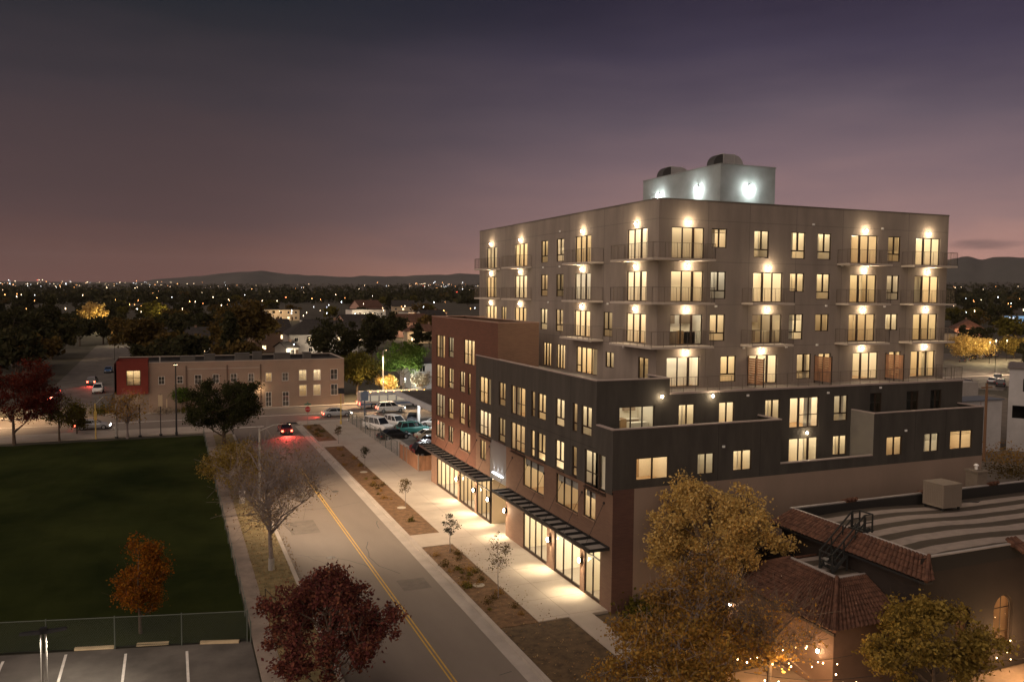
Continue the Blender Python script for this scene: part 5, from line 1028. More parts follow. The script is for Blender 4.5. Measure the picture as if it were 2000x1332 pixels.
# ------------------------------------------------------------------ bus on the cross road
BUS = empty('city_bus', (0, 0, 0), 'white city bus with lit windows and amber roof lamps on the cross road', 'bus')
s = MB(); s.hexa([(-6, -1.25, .35), (6, -1.25, .35), (6, 1.25, .35), (-6, 1.25, .35)], [(-6, -1.27, 2.6), (6.1, -1.27, 2.6), (6.1, 1.27, 2.6), (-6, 1.27, 2.6)]); s.hexa([(-6, -1.27, 2.6), (6.1, -1.27, 2.6), (6.1, 1.27, 2.6), (-6, 1.27, 2.6)], [(-5.85, -1.05, 2.98), (5.85, -1.05, 2.98), (5.85, 1.05, 2.98), (-5.85, 1.05, 2.98)]); s.build('body', PAINTS['silver'], BUS)
for i in range(7): s = MB(); s.box(-5.6+1.55*i, -1.29, 1.35, -4.3+1.55*i, -1.262, 2.35); s.build('window', emit('bus_window', (1, .82, .58), .30), BUS)
MB().box(6.07, -1.1, 1.2, 6.13, 1.1, 2.35).build('windscreen', M_CARGL, BUS)
MB().box(-5.9, -1.285, .75, 6.0, -1.268, 1.0).build('stripe', PAINTS['blue'], BUS)
for i in range(9): MB().box(-5.6+1.4*i, -1.12, 2.9, -5.45+1.4*i, -1.0, 3.0).build('marker_lamp', emit('amber_lamp', (1, .45, .10), 12), BUS)
for x in (-3.6, 3.9):
    for y in (-1, 1): w_ = MB().tube([(x, y*1.0, .5), (x, y*1.29, .5)], .5, 16).build('wheel', M_TYRE, BUS); MB().tube([(x, y*1.291, .5), (x, y*1.31, .5)], [.28, .25], 12).build('rim', M_RIM, w_)
for y in (-1, 1): MB().box(6.0, y*.8, .7, 6.12, y*1.1, .95).build('headlight', M_HEADON, BUS); MB().box(-6.06, y*.9, .8, -5.99, y*1.15, 1.2).build('taillight', M_TAILON, BUS)
put(BUS, (36.2, 142.4, .01), .01)
# ------------------------------------------------------------------ petrol station canopy and kiosk
PS = empty('station_canopy', (33, 106, 0), 'flat grey petrol station canopy beside the brick block', 'canopy')
s = MB(); s.box(32.6, 106.8, 4.25, 56, 125.5, 4.95); s.build('fascia', mat('canopy_fascia', (.42, .42, .42), .6, .06, .6), PS)
MB().box(33.0, 107.2, 4.955, 55.6, 125.1, 4.97).build('canopy_roof', mat('canopy_roof', (.07, .06, .05), .9, .3, .6), PS)
for x, y in ((35.4, 110), (35.4, 122.6), (50, 110), (50, 122.6)): MB().box(x-.2, y-.2, 0, x+.2, y+.2, 4.25).build('post', M_WHITE, PS)
for x in (35.6, 41, 47):
    for y in (111.6, 120.4): MB().box(x-.5, y-.3, 4.20, x+.5, y+.3, 4.245).build('ceiling_lamp', emit('canopy_panel', (.92, .98, 1.0), 14), PS); point('lamp_light', (x, y, 4.0), 330 if x < 36 else 200, (.92, .97, 1.0), .4, PS)
KI = empty('kiosk', (38.2, 104.5, 0), 'small white lit kiosk half hidden behind the brick block', 'kiosk')
s = MB(); s.box(38.2, 104.5, 0, 44, 109, 3.0); s.build('wall', M_WHITE, KI); MB().box(38.0, 104.3, 3.0, 44.2, 109.2, 3.2).build('roof', M_CAP, KI); MB().box(38.17, 105.5, .1, 38.198, 106.4, 2.1).build('door', mat('grey_door', (.2, .22, .25), .5), KI)
# ------------------------------------------------------------------ houses
def house(x, y, w, d, h, rz, wallm, roofm, label, roof='gable', lit=(0,), cols=3, floors=1, name='house'):
    o = empty(name, (0, 0, 0), label, 'house'); s = MB(); s.box(-w/2, -d/2, 0, w/2, d/2, h); rh = min(w, d)*.32
    if roof == 'gable': s.hexa([(-w/2, -d/2, h), (w/2, -d/2, h), (w/2, d/2, h), (-w/2, d/2, h)], [(-w/2, -.02, h+rh), (w/2, -.02, h+rh), (w/2, .02, h+rh), (-w/2, .02, h+rh)])
    s.build('wall', wallm, o); r = MB(); e = .45
    if roof == 'gable':
        for sg in (-1, 1): r.hexa([(-w/2-e, sg*(d/2+e), h-.12), (w/2+e, sg*(d/2+e), h-.12), (w/2+e, 0, h+rh+.06), (-w/2-e, 0, h+rh+.06)], [(-w/2-e, sg*(d/2+e), h+.06), (w/2+e, sg*(d/2+e), h+.06), (w/2+e, 0, h+rh+.24), (-w/2-e, 0, h+rh+.24)])
    elif roof == 'hip': r.hexa([(-w/2-e, -d/2-e, h), (w/2+e, -d/2-e, h), (w/2+e, d/2+e, h), (-w/2-e, d/2+e, h)], [(-w/2+d*.4, -.1, h+rh), (w/2-d*.4, -.1, h+rh), (w/2-d*.4, .1, h+rh), (-w/2+d*.4, .1, h+rh)])
    else: r.box(-w/2-.2, -d/2-.2, h, w/2+.2, d/2+.2, h+.35)
    ro = r.build('roof', roofm, o)
    if roof != 'flat': MB().box(w*.2, -.4, h+rh*.4, w*.2+.7, .3, h+rh+.8).build('chimney', M_BRICK2, ro)
    k = 0
    for fl in range(floors):
        zz = .95+fl*(h/floors)
        for i in range(cols):
            u = -w/2+w*(i+.5)/cols; on = k in lit; k += 1
            f = MB(); f.box(u-.65, -d/2-.06, zz, u+.65, -d/2-.004, zz+1.4); p = f.build('window', M_SASH, o); MB().box(u-.55, -d/2-.075, zz+.1, u-.03, -d/2-.061, zz+1.3).box(u+.03, -d/2-.075, zz+.1, u+.55, -d/2-.061, zz+1.3).build('pane', emit('house_window', (1, .70, .36), 2.6) if on else M_CARGL, p)
    MB().box(w*.28, -d/2-.05, .1, w*.28+.95, -d/2-.004, 2.2).build('door', mat('brown_door', (.08, .05, .03), .6), o)
    return put(o, (x, y, tz(x, y)), rz)
HW = {k: mat(k+'_siding', c, .85, .1, .6) for k, c in dict(grey=(.32, .29, .26), white=(.55, .51, .46), rose=(.36, .22, .17), cream=(.48, .38, .26), brown=(.20, .13, .09)).items()}
HR = mat('shingle_roof', (.035, .030, .027), .95, .25, 1.2); HR2 = mat('red_shingle', (.09, .045, .03), .95, .25, 1.2)
house(45.5, 274, 22, 14, 6.4, .02, HW['grey'], HR, 'grey two-storey apartment house with two lit upper windows', 'hip', (6, 8), 5, 2, 'apartment_house')
house(30.8, 287, 12, 12, 6.8, .1, HW['brown'], HR, 'dim brown house left of the grey apartment house with lit windows', 'gable', (0, 3), 2, 2)
house(33.2, 262, 4.6, 5.5, 3.0, .55, HW['white'], HR, 'small white garage in front of the grey apartment house', 'gable', (), 1)
house(4.5, 281, 13, 16, 4.2, .05, HW['white'], HR, 'low house with a wide black roof behind the beige building', 'gable', (2,), 3)
house(121, 545, 17, 14, 7, .3, HW['rose'], HR2, 'distant rosy gabled house with a lit gable', 'gable', (1, 4), 3, 2)
house(150, 560, 15, 12, 7, -.2, HW['cream'], HR, 'distant cream gabled house right of the rosy one', 'gable', (0, 4), 3, 2)
house(98, 356, 16, 11, 6.4, .25, HW['rose'], HR2, 'rosy brown house beyond the cypress', 'gable', (2, 5), 3, 2)
house(113, 372, 13, 11, 7.4, .3, HW['grey'], HR, 'grey tall house beside the brick block parapet', 'gable', (1,), 3, 2)
house(51, 171, 9, 9, 5.4, .02, HW['white'], HR, 'white flat-roofed house with a lit window left of the brick block', 'flat', (3,), 2, 2)
house(84, 410, 22, 12, 5.5, .05, HW['grey'], HR, 'low grey flat-roofed block beyond the apartment house', 'flat', (1,), 4)
house(62, 395, 10, 9, 5.8, .05, HW['white'], HR, 'pale flat-roofed block left of the low grey one', 'flat', (), 2)
house(-52, 330, 12, 10, 4.5, -.3, HW['brown'], HR, 'dark brown house among trees left of the side street', 'gable', (0,), 3)
house(-75, 390, 12, 10, 4.5, .4, HW['rose'], HR2, 'rosy house among trees at the far left', 'gable', (1,), 3)
house(40, 470, 13, 10, 4.8, .2, HW['cream'], HR, 'cream house deep among the trees above the beige building', 'gable', (1, 2), 3)
house(330, 262, 18, 12, 4.6, .8, HW['rose'], HR2, 'low red-roofed restaurant with glowing eaves at right', 'hip', (0, 1, 2), 4)
house(300, 250, 14, 10, 4.2, .8, HW['cream'], HR, 'small cream shop with glowing windows behind the yellow trees', 'hip', (0, 2), 3)
house(-8, 600, 14, 10, 5, .1, HW['white'], HR, 'distant white house above the brown broad tree', 'gable', (0,), 3)
house(66, 318, 15, 10, 5.6, .15, HW['white'], HR, 'white gabled house just right of the grey apartment house', 'gable', (1, 3), 3, 2)
house(93, 318, 13, 9, 4.6, -.1, HW['cream'], HR2, 'cream low house left of the rosy brown house', 'hip', (0,), 3)
house(77, 372, 14, 10, 6.0, .3, HW['rose'], HR, 'rosy two-storey house behind the white gabled house', 'gable', (0, 5), 3, 2)
house(130, 442, 24, 12, 7.5, .2, HW['grey'], HR, 'long grey three-row block far behind the brick block parapet', 'flat', (2, 7, 9), 5, 2, 'apartment_house')
house(104, 470, 20, 12, 8.0, .1, HW['white'], HR, 'pale distant flat-roofed mid-rise left of the long grey block', 'flat', (1, 6), 4, 2, 'apartment_house')
house(62, 520, 22, 12, 6.5, .0, HW['cream'], HR, 'cream flat-roofed block far above the apartment house roof', 'flat', (0, 3), 5, 2, 'apartment_house')
# white wrapped buildings under construction, far right
M_WRAP = mat('house_wrap', (.40, .385, .375), .7, .10, .5)
CB = empty('unfinished_building', (0, 0, 0), 'white wrapped unfinished house with dark window holes at right edge', 'building')
CH = [(1.6, 3.3, 8.0, 9.7), (.5, 2.1, 4.4, 6.1), (6.0, 7.6, 8.0, 9.7)]
wall('wrapped_wall', 'Y', 0, 0, 13, 0, 11.0, M_WRAP, CH, parent=CB)
MB().quad((0, 0, 0), (0, 11, 0), (0, 11, 11), (0, 0, 11)).quad((13, 0, 0), (13, 11, 0), (13, 11, 11), (13, 0, 11)).quad((0, 11, 0), (13, 11, 0), (13, 11, 11), (0, 11, 11)).build('wrapped_wall', M_WRAP, CB)
MB().quad((.05, 2.5, 0), (12.9, 2.5, 0), (12.9, 2.5, 10.9), (.05, 2.5, 10.9)).build('inner_partition', mat('open_interior', (.03, .028, .026), .9), CB)
MB().box(-.2, -.2, 11.0, 13.2, 11.2, 11.2).build('roof_deck', mat('roof_deck', (.14, .12, .11), .9), CB); MB().box(4.6, -4.2, 0, 13, -.02, 5.0).build('porch_block', mat('cream_wrap', (.40, .31, .23), .8, .1, .7), CB)
MB().box(4.4, -4.4, 5.0, 13.2, -.02, 5.15).build('porch_roof', mat('roof_deck', (.14, .12, .11), .9), CB)
for x, z0 in ((3.95, 0), (9.2, 5.3)): MB().box(x, -.03, z0, x+.07, -.004, 10.9).build('seam_tape', mat('seam_tape', (.28, .2, .2), .6), CB)
put(CB, (103.6, 75.6, 0), radians(-54))
SB = empty('wrapped_shed', (92.6, 76, 0), 'lower white wrapped shed left of the unfinished house', 'building')
s = MB(); s.box(92.6, 75.5, 0, 102.3, 83, 6.9); s.build('wall', M_WRAP, SB); MB().box(92.4, 75.3, 6.9, 102.5, 83.2, 7.03).build('roof', mat('blue_grey_roof', (.11, .12, .14), .8, .1, .5), SB)
s = MB(); s.box(99, 79, 7.03, 102.2, 82.8, 8.9); s.build('stair_block', HW['grey'], SB); MB().box(98.2, 75.44, 0, 98.3, 75.49, 6.8).build('seam_tape', mat('seam_tape', (.28, .2, .2), .6), SB)
tag(MB().tube([(94.0, 71.5, 0), (94.0, 71.5, 9.8)], [.19, .14], 8).box(93.1, 71.4, 9.2, 94.9, 71.55, 9.35).build('utility_pole', mat('brown_pole', (.20, .11, .06), .9), loc=(94.0, 71.5, 0)), 'brown wooden utility pole in front of the wrapped shed', 'pole')
# billboard
BB = empty('billboard', (405, 300, tz(405, 300)), 'brightly lit billboard screen on posts at the far right', 'billboard'); zb = 2.6
s = MB(); s.box(404.4, 300.1, zb-.4, 438, 300.8, 10.8); s.build('frame', mat('billboard_frame', (.10, .09, .08), .7), BB)
for x in (410, 432): MB().cyl(x, 300.9, -3, zb, .35, 8).build('post', M_BLACKM, BB)
MB().box(405.2, 300.0, zb, 437.2, 300.09, 10.3).build('screen', emit('screen_blue', (.16, .28, .42), .9), BB)
for i, (z, w, st) in enumerate(((8.6, 9, 1.1), (6.6, 8, .5), (5.2, 8, .8), (3.9, 7, .7))): MB().box(406.5+.3*(i % 2), 299.93, z, 406.5+w, 299.99, z+st).build('light_band', emit('screen_white', (.85, .92, 1), 1.7), BB)
s = MB(); s.hexa([(417.5, 299.9, zb), (425, 299.9, zb), (425, 299.98, zb), (417.5, 299.98, zb)], [(421.5, 299.9, 8.3), (423.5, 299.9, 8.3), (423.5, 299.98, 8.3), (421.5, 299.98, 8.3)]); s.build('pale_shape', emit('screen_pale', (.9, .9, .86), 1.5), BB)
MB().box(425.5, 299.94, zb+.2, 436.5, 299.99, 9.9).build('warm_panel', emit('screen_warm', (.55, .38, .16), 1.0), BB)
# ------------------------------------------------------------------ street furniture
def cobra(x, y, h, rx, ry, label, w, col, paintm=M_POLE, group=None, lit=True, aim=(0, 0, -1)):
    o = empty('street_lamp', (x, y, 0), label, 'street lamp', group)
    MB().tube([(x, y, 0), (x, y, h*.5), (x, y, h)], [.13, .10, .075], 8).cyl(x, y, 0, .5, .18, 8).build('pole', paintm, o)
    if rx or ry:
        MB().tube([(x, y, h-.25), (x+rx*.5, y+ry*.5, h+.25), (x+rx, y+ry, h+.32)], .045, 6).build('arm', paintm, o)
    s = MB(); s.hexa([(x+rx*.92, y+ry*.92-.15, h+.26), (x+rx*1.32, y+ry*1.32-.15, h+.24), (x+rx*1.32, y+ry*1.32+.15, h+.24), (x+rx*.92, y+ry*.92+.15, h+.26)], [(x+rx*.95, y+ry*.95-.1, h+.42), (x+rx*1.25, y+ry*1.25-.1, h+.38), (x+rx*1.25, y+ry*1.25+.1, h+.38), (x+rx*.95, y+ry*.95+.1, h+.42)]) if rx or ry else s.box(x-.3, y-.2, h, x+.3, y+.2, h+.18)
    hd = s.build('lamp_head', M_BLACKM, o)
    if lit:
        s = MB(); s.box(x+rx*1.0, y+ry*1.0-.07, h+.238, x+rx*1.27, y+ry*1.27+.07, h+.262) if rx or ry else s.box(x-.25, y-.15, h-.012, x+.25, y+.15, h-.002)
        s.build('lens', emit('sodium_lens', (1, .70, .38), 25), hd); batwing(point('lamp_light', (x+rx*1.12, y+ry*1.12, h+.1), w, col, .04, o, 136, aim, .6))
    return o
cobra(7.35, 77.5, 8.0, 2.6, 0, 'tall grey street lamp with a long arm over the road', 3600, (1, .72, .47), aim=(.46, -.12, -1))
cobra(.58, 124.3, 10.0, 0, 0, 'tallest dark pole, lamp head added, in front of the beige building', 8500, (1, .66, .34), M_BLACKM)  # plain pole; its lit head is added to light the cross road
cobra(36.7, 151.0, 9.4, 0, -2.2, 'pale tall street lamp between the olive and the green tree', 8000, (1, .68, .38))
cobra(-28, 150.2, 9.0, 0, -2, 'added street lamp on the far pavement left of the side street', 7500, (1, .64, .34))  # out of view, added to light the cross road
cobra(-8.5, 330, 9.5, -2, 0, 'far street lamp between the two lamp lit trees', 2600, (1, .82, .56))
o = empty('signal_pole', (23.97, 125.7, .13), 'yellow signal pole with a tilted dark panel at the pavement end', 'pole')
MB().tube([(23.97, 125.7, .1), (23.97, 125.7, 5.2)], .085, 8).cyl(23.97, 125.7, .1, .6, .16, 8).build('pole', M_YELLOW, o); s = MB(); s.hexa([(23.5, 125.3, 4.9), (24.4, 125.3, 4.9), (24.5, 126.0, 5.6), (23.6, 126.0, 5.6)], [(23.5, 125.25, 4.98), (24.4, 125.25, 4.98), (24.5, 125.95, 5.68), (23.6, 125.95, 5.68)]); s.build('solar_panel', M_BLACKM, o)
o = empty('signal_pole', (-9.6, 124.2, .12), 'yellow signal pole left of the sparse amber tree', 'pole'); MB().tube([(-9.6, 124.2, .1), (-9.6, 124.2, 5.0)], .09, 8).build('pole', M_YELLOW, o)
s = MB(); s.box(-9.78, 124.0, 2.7, -9.42, 124.4, 3.9); sg = s.build('signal_head', M_YELLOW, o); MB().tube([(-9.6, 124.2, 4.9), (-8.6, 124.2, 5.9)], .05, 6).build('arm', M_POLE, o)
for z in (2.95, 3.3, 3.65): MB().tube([(-9.79, 124.2, z), (-9.84, 124.2, z)], .12, 10).build('lens', mat('signal_lens', (.10, .03, .02), .3), sg)
for x, y, h, lb, bd_ in ((-1.46, 124.5, 5.9, 'dark pole with a cream signal box in front of the beige wall', 1), (-4.1, 124.3, 4.6, 'thin dark pole right of the sparse amber tree', 0), (-7.05, 124.3, 4.8, 'pale concrete pole left of the sparse amber tree', 2), (33.4, 148.0, 2.6, 'thin pale post on the far pavement right of the beige building', 0)):
    o = empty('pole', (x, y, .12), lb, 'pole'); MB().tube([(x, y, .1), (x, y, h)], .16 if bd_ == 2 else .06, 8).build('shaft', M_POLE if bd_ == 2 or x > 30 else M_BLACKM, o); MB().cyl(x, y, .1, .3, .22, 8).build('base', M_BLACKM, o)
    if bd_ == 1: MB().box(x-.28, y-.1, 4.2, x+.28, y+.1, 5.8).build('signal_box', mat('cream_box', (.55, .42, .26), .6), o); MB().box(x+.75, y-.05, 4.0, x+.9, y+.05, 5.2).build('side_panel', mat('cream_box', (.55, .42, .26)), o)
def text(body, size, loc, parent, m, rx=pi/2, rz=0, ext=.004):
    cu_ = bpy.data.curves.new('lettering', 'FONT'); cu_.body = body; cu_.size = size; cu_.align_x = 'CENTER'; cu_.align_y = 'CENTER'; cu_.extrude = ext
    t = bpy.data.objects.new('tmp', cu_); COL.objects.link(t); dg = bpy.context.evaluated_depsgraph_get(); me = bpy.data.meshes.new_from_object(t.evaluated_get(dg)); bpy.data.objects.remove(t)
    me.materials.clear(); me.materials.append(m); o = bpy.data.objects.new('lettering', me); COL.objects.link(o); off = Vector(); p = parent
    while p: off += p.matrix_basis.translation; p = p.parent
    o.parent = parent; o.location = Vector(loc)-off; o.rotation_euler = (rx, 0, rz); return o
o = empty('stop_sign', (19.3, 127.9, .1), 'red stop sign under green street name plates at the road corner', 'sign')
MB().tube([(19.3, 127.9, .1), (19.3, 127.9, 3.15)], .035, 6).build('post', M_POLE, o)
pts = [(19.3+.44*cos(pi/8+k*pi/4), 2.35+.44*sin(pi/8+k*pi/4)) for k in range(8)]; s = MB(); s.hexa([(x, 127.86, z) for x, z in pts], [(x, 127.84, z) for x, z in pts]); pl = s.build('sign_plate', mat('stop_red', (.42, .03, .025), .5), o); text('STOP', .30, (19.3, 127.832, 2.35), pl, M_WHITE)
MB().box(18.8, 127.88, 3.0, 19.8, 127.91, 3.22).build('name_plate', M_DKGREEN, o); MB().box(19.29, 127.4, 3.25, 19.32, 128.4, 3.47).build('name_plate', M_DKGREEN, o)
o = empty('station_sign', (28.65, 130.2, .1), 'blue grey square sign on a pole beside the lot fence', 'sign'); MB().tube([(28.65, 130.2, .1), (28.65, 130.2, 4.6)], .12, 8).build('pole', mat('blue_grey_paint', (.09, .11, .14), .6), o); MB().box(28.1, 130.05, 3.0, 29.2, 130.35, 4.5).build('sign_box', mat('blue_grey_box', (.12, .15, .19), .6), o)
# twin-head car park lamp in the foreground
o = empty('car_park_lamp', (-5.95, 45.0, 0), 'twin-headed car park lamp post at the bottom left', 'street lamp')
MB().tube([(-6.05, 45, 0), (-6.05, 45, 3.75)], .05, 8).tube([(-5.85, 45, 0), (-5.85, 45, 3.75)], .05, 8).box(-6.15, 44.9, 0, -5.75, 45.1, .25).build('pole', M_POLE, o)
for sx in (-1, 1):
    s = MB(); s.hexa([(-5.95+sx*.12, 44.86, 3.76), (-5.95+sx*1.02, 44.88, 3.82), (-5.95+sx*1.02, 45.12, 3.82), (-5.95+sx*.12, 45.14, 3.76)], [(-5.95+sx*.12, 44.9, 3.92), (-5.95+sx*1.0, 44.92, 3.93), (-5.95+sx*1.0, 45.08, 3.93), (-5.95+sx*.12, 45.1, 3.92)]); hd = s.build('lamp_head', M_BLACKM, o)
    MB().box(-5.95+sx*.45-.15, 44.97, 3.786, -5.95+sx*.45+.1, 45.03, 3.796).build('lens', emit('white_lens', (1, .95, .88), 14), hd); point('lamp_light', (-5.95+sx*.6, 45, 3.68), 520, (1, .88, .72), .03, o, 160, (0, 0, -1), .8)
MB().box(-6.1, 44.88, 3.76, -5.8, 45.12, 4.05).build('crossbar', M_BLACKM, o)
for i, (x0, y0, x1, y1) in enumerate(((-5.3, 51.75, -3.25, 51.25), (-2.05, 51.1, -.35, 50.7), (1.35, 50.1, 3.45, 49.45))):
    a = atan2(y1-y0, x1-x0); nx_, ny_ = -sin(a)*.11, cos(a)*.11; s = MB(); s.hexa([(x0-nx_, y0-ny_, .012), (x1-nx_, y1-ny_, .012), (x1+nx_, y1+ny_, .012), (x0+nx_, y0+ny_, .012)], [(x0-nx_*.6, y0-ny_*.6, .17), (x1-nx_*.6, y1-ny_*.6, .17), (x1+nx_*.6, y1+ny_*.6, .17), (x0+nx_*.6, y0+ny_*.6, .17)])
    tag(s.build('wheel_stop', mat('ochre_concrete', (.46, .36, .22), .85, .1, 2), loc=((x0+x1)/2, (y0+y1)/2, 0)), ('leftmost ochre wheel stop, right behind the lamp post bay', 'middle ochre wheel stop, below the orange tree', 'rightmost ochre wheel stop, nearest the footpath')[i], 'wheel stop', 'wheel stops along the car park edge')
# chain-link fences
def linkmat():
    if 'chain_link' in MATS: return MATS['chain_link']
    m = bpy.data.materials.new('chain_link'); m.use_nodes = True; t = m.node_tree; t.nodes.clear(); c = N('ShaderNodeTexCoord', t); s = N('ShaderNodeSeparateXYZ', t); t.links.new(c.outputs['Object'], s.inputs[0]); outs = []
    for sg in (1, -1):
        a = N('ShaderNodeMath', t, operation='MULTIPLY_ADD'); a.inputs[1].default_value = sg; xy = N('ShaderNodeMath', t, operation='ADD'); t.links.new(s.outputs[0], xy.inputs[0]); t.links.new(s.outputs[1], xy.inputs[1]); t.links.new(s.outputs[2], a.inputs[0]); t.links.new(xy.outputs[0], a.inputs[2])
        b = N('ShaderNodeMath', t, operation='MULTIPLY'); b.inputs[1].default_value = 1/.09; t.links.new(a.outputs[0], b.inputs[0]); f = N('ShaderNodeMath', t, operation='FRACT'); t.links.new(b.outputs[0], f.inputs[0]); l = N('ShaderNodeMath', t, operation='LESS_THAN'); l.inputs[1].default_value = .10; t.links.new(f.outputs[0], l.inputs[0]); outs.append(l)
    mx = N('ShaderNodeMath', t, operation='MAXIMUM'); t.links.new(outs[0].outputs[0], mx.inputs[0]); t.links.new(outs[1].outputs[0], mx.inputs[1])
    d = N('ShaderNodeBsdfDiffuse', t); d.inputs[0].default_value = (.10, .11, .095, 1); tr = N('ShaderNodeBsdfTransparent', t); x = N('ShaderNodeMixShader', t); t.links.new(mx.outputs[0], x.inputs[0]); t.links.new(tr.outputs[0], x.inputs[1]); t.links.new(d.outputs[0], x.inputs[2]); t.links.new(x.outputs[0], N('ShaderNodeOutputMaterial', t).inputs[0]); MATS['chain_link'] = m; return m
M_FENCE = mat('green_grey_pipe', (.10, .115, .095), .6)
def fence(pts, h, step, label):
    o = empty('chain_link_fence', (pts[0][0], pts[0][1], 0), label, 'fence'); g = MB(); r = MB()
    for (x0, y0), (x1, y1) in zip(pts, pts[1:]):
        g.quad((x0, y0, .08), (x1, y1, .08), (x1, y1, h), (x0, y0, h)); r.tube([(x0, y0, h), (x1, y1, h)], .028, 6); n = max(1, round(hypot(x1-x0, y1-y0)/step))
        for k in range(n+1 if (x1, y1) == pts[-1] else n): x, y = x0+(x1-x0)*k/n, y0+(y1-y0)*k/n; MB().cyl(x, y, 0, h+.08, .038, 6).build('post', M_FENCE, o)
    g.build('mesh_fabric', linkmat(), o); r.build('top_rail', M_FENCE, o)
fence([(-17.4, 54.7), (3.9, 49.35)], 1.85, 3.6, 'green grey chain-link fence between lawn and car park')
fence([(4.08, 49.2), (4.08, 121.5)], 1.2, 4.0, 'low chain-link fence along the footpath side of the lawn')
fence([(25.9, 99.2), (25.6, 128.0), (46, 130.3)], 1.9, 3.0, 'chain-link fence round the crowded car lot')
o = empty('timber_fence', (25.9, 98, 0), 'weathered red brown board fence at the near corner of the car lot', 'fence')
def boards(x0, y0, x1, y1, nm):
    n = max(1, int(hypot(x1-x0, y1-y0)/.17)); s = MB(); ux, uy = (x1-x0)/n, (y1-y0)/n; l_ = hypot(ux, uy); nx_, ny_ = -uy/l_*.014, ux/l_*.014
    for i in range(n):
        a, b = (x0+ux*(i+.04), y0+uy*(i+.04)), (x0+ux*(i+.96), y0+uy*(i+.96)); h = 1.85+rnd.uniform(-.05, .05); s.hexa([(a[0]-nx_, a[1]-ny_, .06), (b[0]-nx_, b[1]-ny_, .06), (b[0]+nx_, b[1]+ny_, .06), (a[0]+nx_, a[1]+ny_, .06)], [(a[0]-nx_, a[1]-ny_, h), (b[0]-nx_, b[1]-ny_, h), (b[0]+nx_, b[1]+ny_, h), (a[0]+nx_, a[1]+ny_, h)])
    s.build(nm, M_WOOD, o)
boards(25.9, 97.8, 25.9, 96.2, 'board_panel'); boards(25.9, 94.6, 25.9, 89.9, 'board_panel'); boards(26.0, 89.75, 31.0, 89.75, 'board_panel')
boards(25.95, 96.1, 25.95, 94.7, 'gate')
for x, y in ((25.9, 97.95), (25.9, 96.15), (25.9, 94.65), (25.9, 89.75), (28.4, 89.8)): MB().box(x-.07, y-.07, 0, x+.07, y+.07, 2.05).build('post', mat('grey_post', (.28, .22, .17), .9), o)
for i, (x, y) in enumerate(((20.0, 91.5), (20.0, 75.0), (19.7, 53.0))):
    tag(MB().cyl(x, y, .09, .125, .42, 20).build('manhole_cover', mat('cover_concrete', (.34, .30, .24), .8, .1, 3), loc=(x, y, 0)), ('round pale cover in the bed nearest the junction', 'round pale cover in the middle of the long bed', 'round pale cover beside the tallest sapling')[i], 'manhole cover')
o = empty('bike_rack', (5.9, 53.4, .1), 'dark metal railing frame standing on the verge by the footpath', 'railing')
s = MB()
for t in (0, .5, 1): s.tube([(5.5+.5*t, 55.0-3*t, .1), (5.5+.5*t, 55.0-3*t, 1.05)], .03, 5)
for z in (.45, 1.05): s.tube([(5.5, 55, z), (6.0, 52, z)], .026, 5)
s.build('rail_frame', M_BRONZE, o)
tag(MB().box(5.9, 82.0, .09, 6.4, 82.5, 1.15).box(5.85, 81.95, 1.15, 6.45, 82.55, 1.2).build('utility_box', mat('pale_box', (.42, .38, .34), .6, .15, 2), loc=(6.1, 82.2, 0)), 'pale utility box half hidden in the bush tree on the verge', 'utility box')
# festoon lights on the patio in front of the tiled wing
MB_ = MB().quad((24.9, 25.0, .09), (31.1, 25.0, .09), (31.1, 35.5, .09), (24.9, 35.5, .09)).quad((36, 22, .09), (60, 22, .09), (60, 30.4, .09), (36, 30.4, .09)); struct('patio', MB_, mat('patio_paving', (.22, .15, .10), .85, .15, 1.2, .2))
def festoon(a, b, n, sag, label):
    o = empty('string_light', a, label, 'string light', 'festoon lights over the patio'); P_ = [(a[0]+(b[0]-a[0])*i/n, a[1]+(b[1]-a[1])*i/n, a[2]+(b[2]-a[2])*i/n - sag*sin(pi*i/n)) for i in range(n+1)]
    MB().tube(P_, .012, 4).build('cable', M_BLACKM, o)
    if n > 14: pass
    for p in P_[1:-1]:
        if rnd.random() < .22: continue
        MB().ball(p[0]+rnd.uniform(-.22, .22), p[1]+rnd.uniform(-.45, .45), p[2]-.05-rnd.random()**2*1.1, rnd.uniform(.022, .042), 6, 1.2).build('bulb', emit('festoon_bulb', (1, .62, .28), 16), o)
    m = P_[n//2]; point('lamp_light', (m[0], m[1], m[2]-.4), 230, (1, .60, .28), .3, o)
festoon((26.0, 35.0, 2.8), (31.0, 31.8, 3.0), 13, .4, 'festoon string nearest the tiled wing wall'); festoon((25.4, 33.0, 2.6), (31.0, 30.2, 2.8), 14, .4, 'festoon string one row out from the tiled wing wall'); festoon((25.2, 31.2, 2.5), (30.8, 28.4, 2.6), 13, .3, 'outermost festoon string over the patio left of the wing')
festoon((37.5, 29.8, 2.4), (46.5, 28.9, 2.5), 16, .3, 'festoon string below the arched windows'); festoon((37.0, 28.2, 2.3), (46.0, 27.4, 2.4), 15, .3, 'lowest festoon string in the right corner')
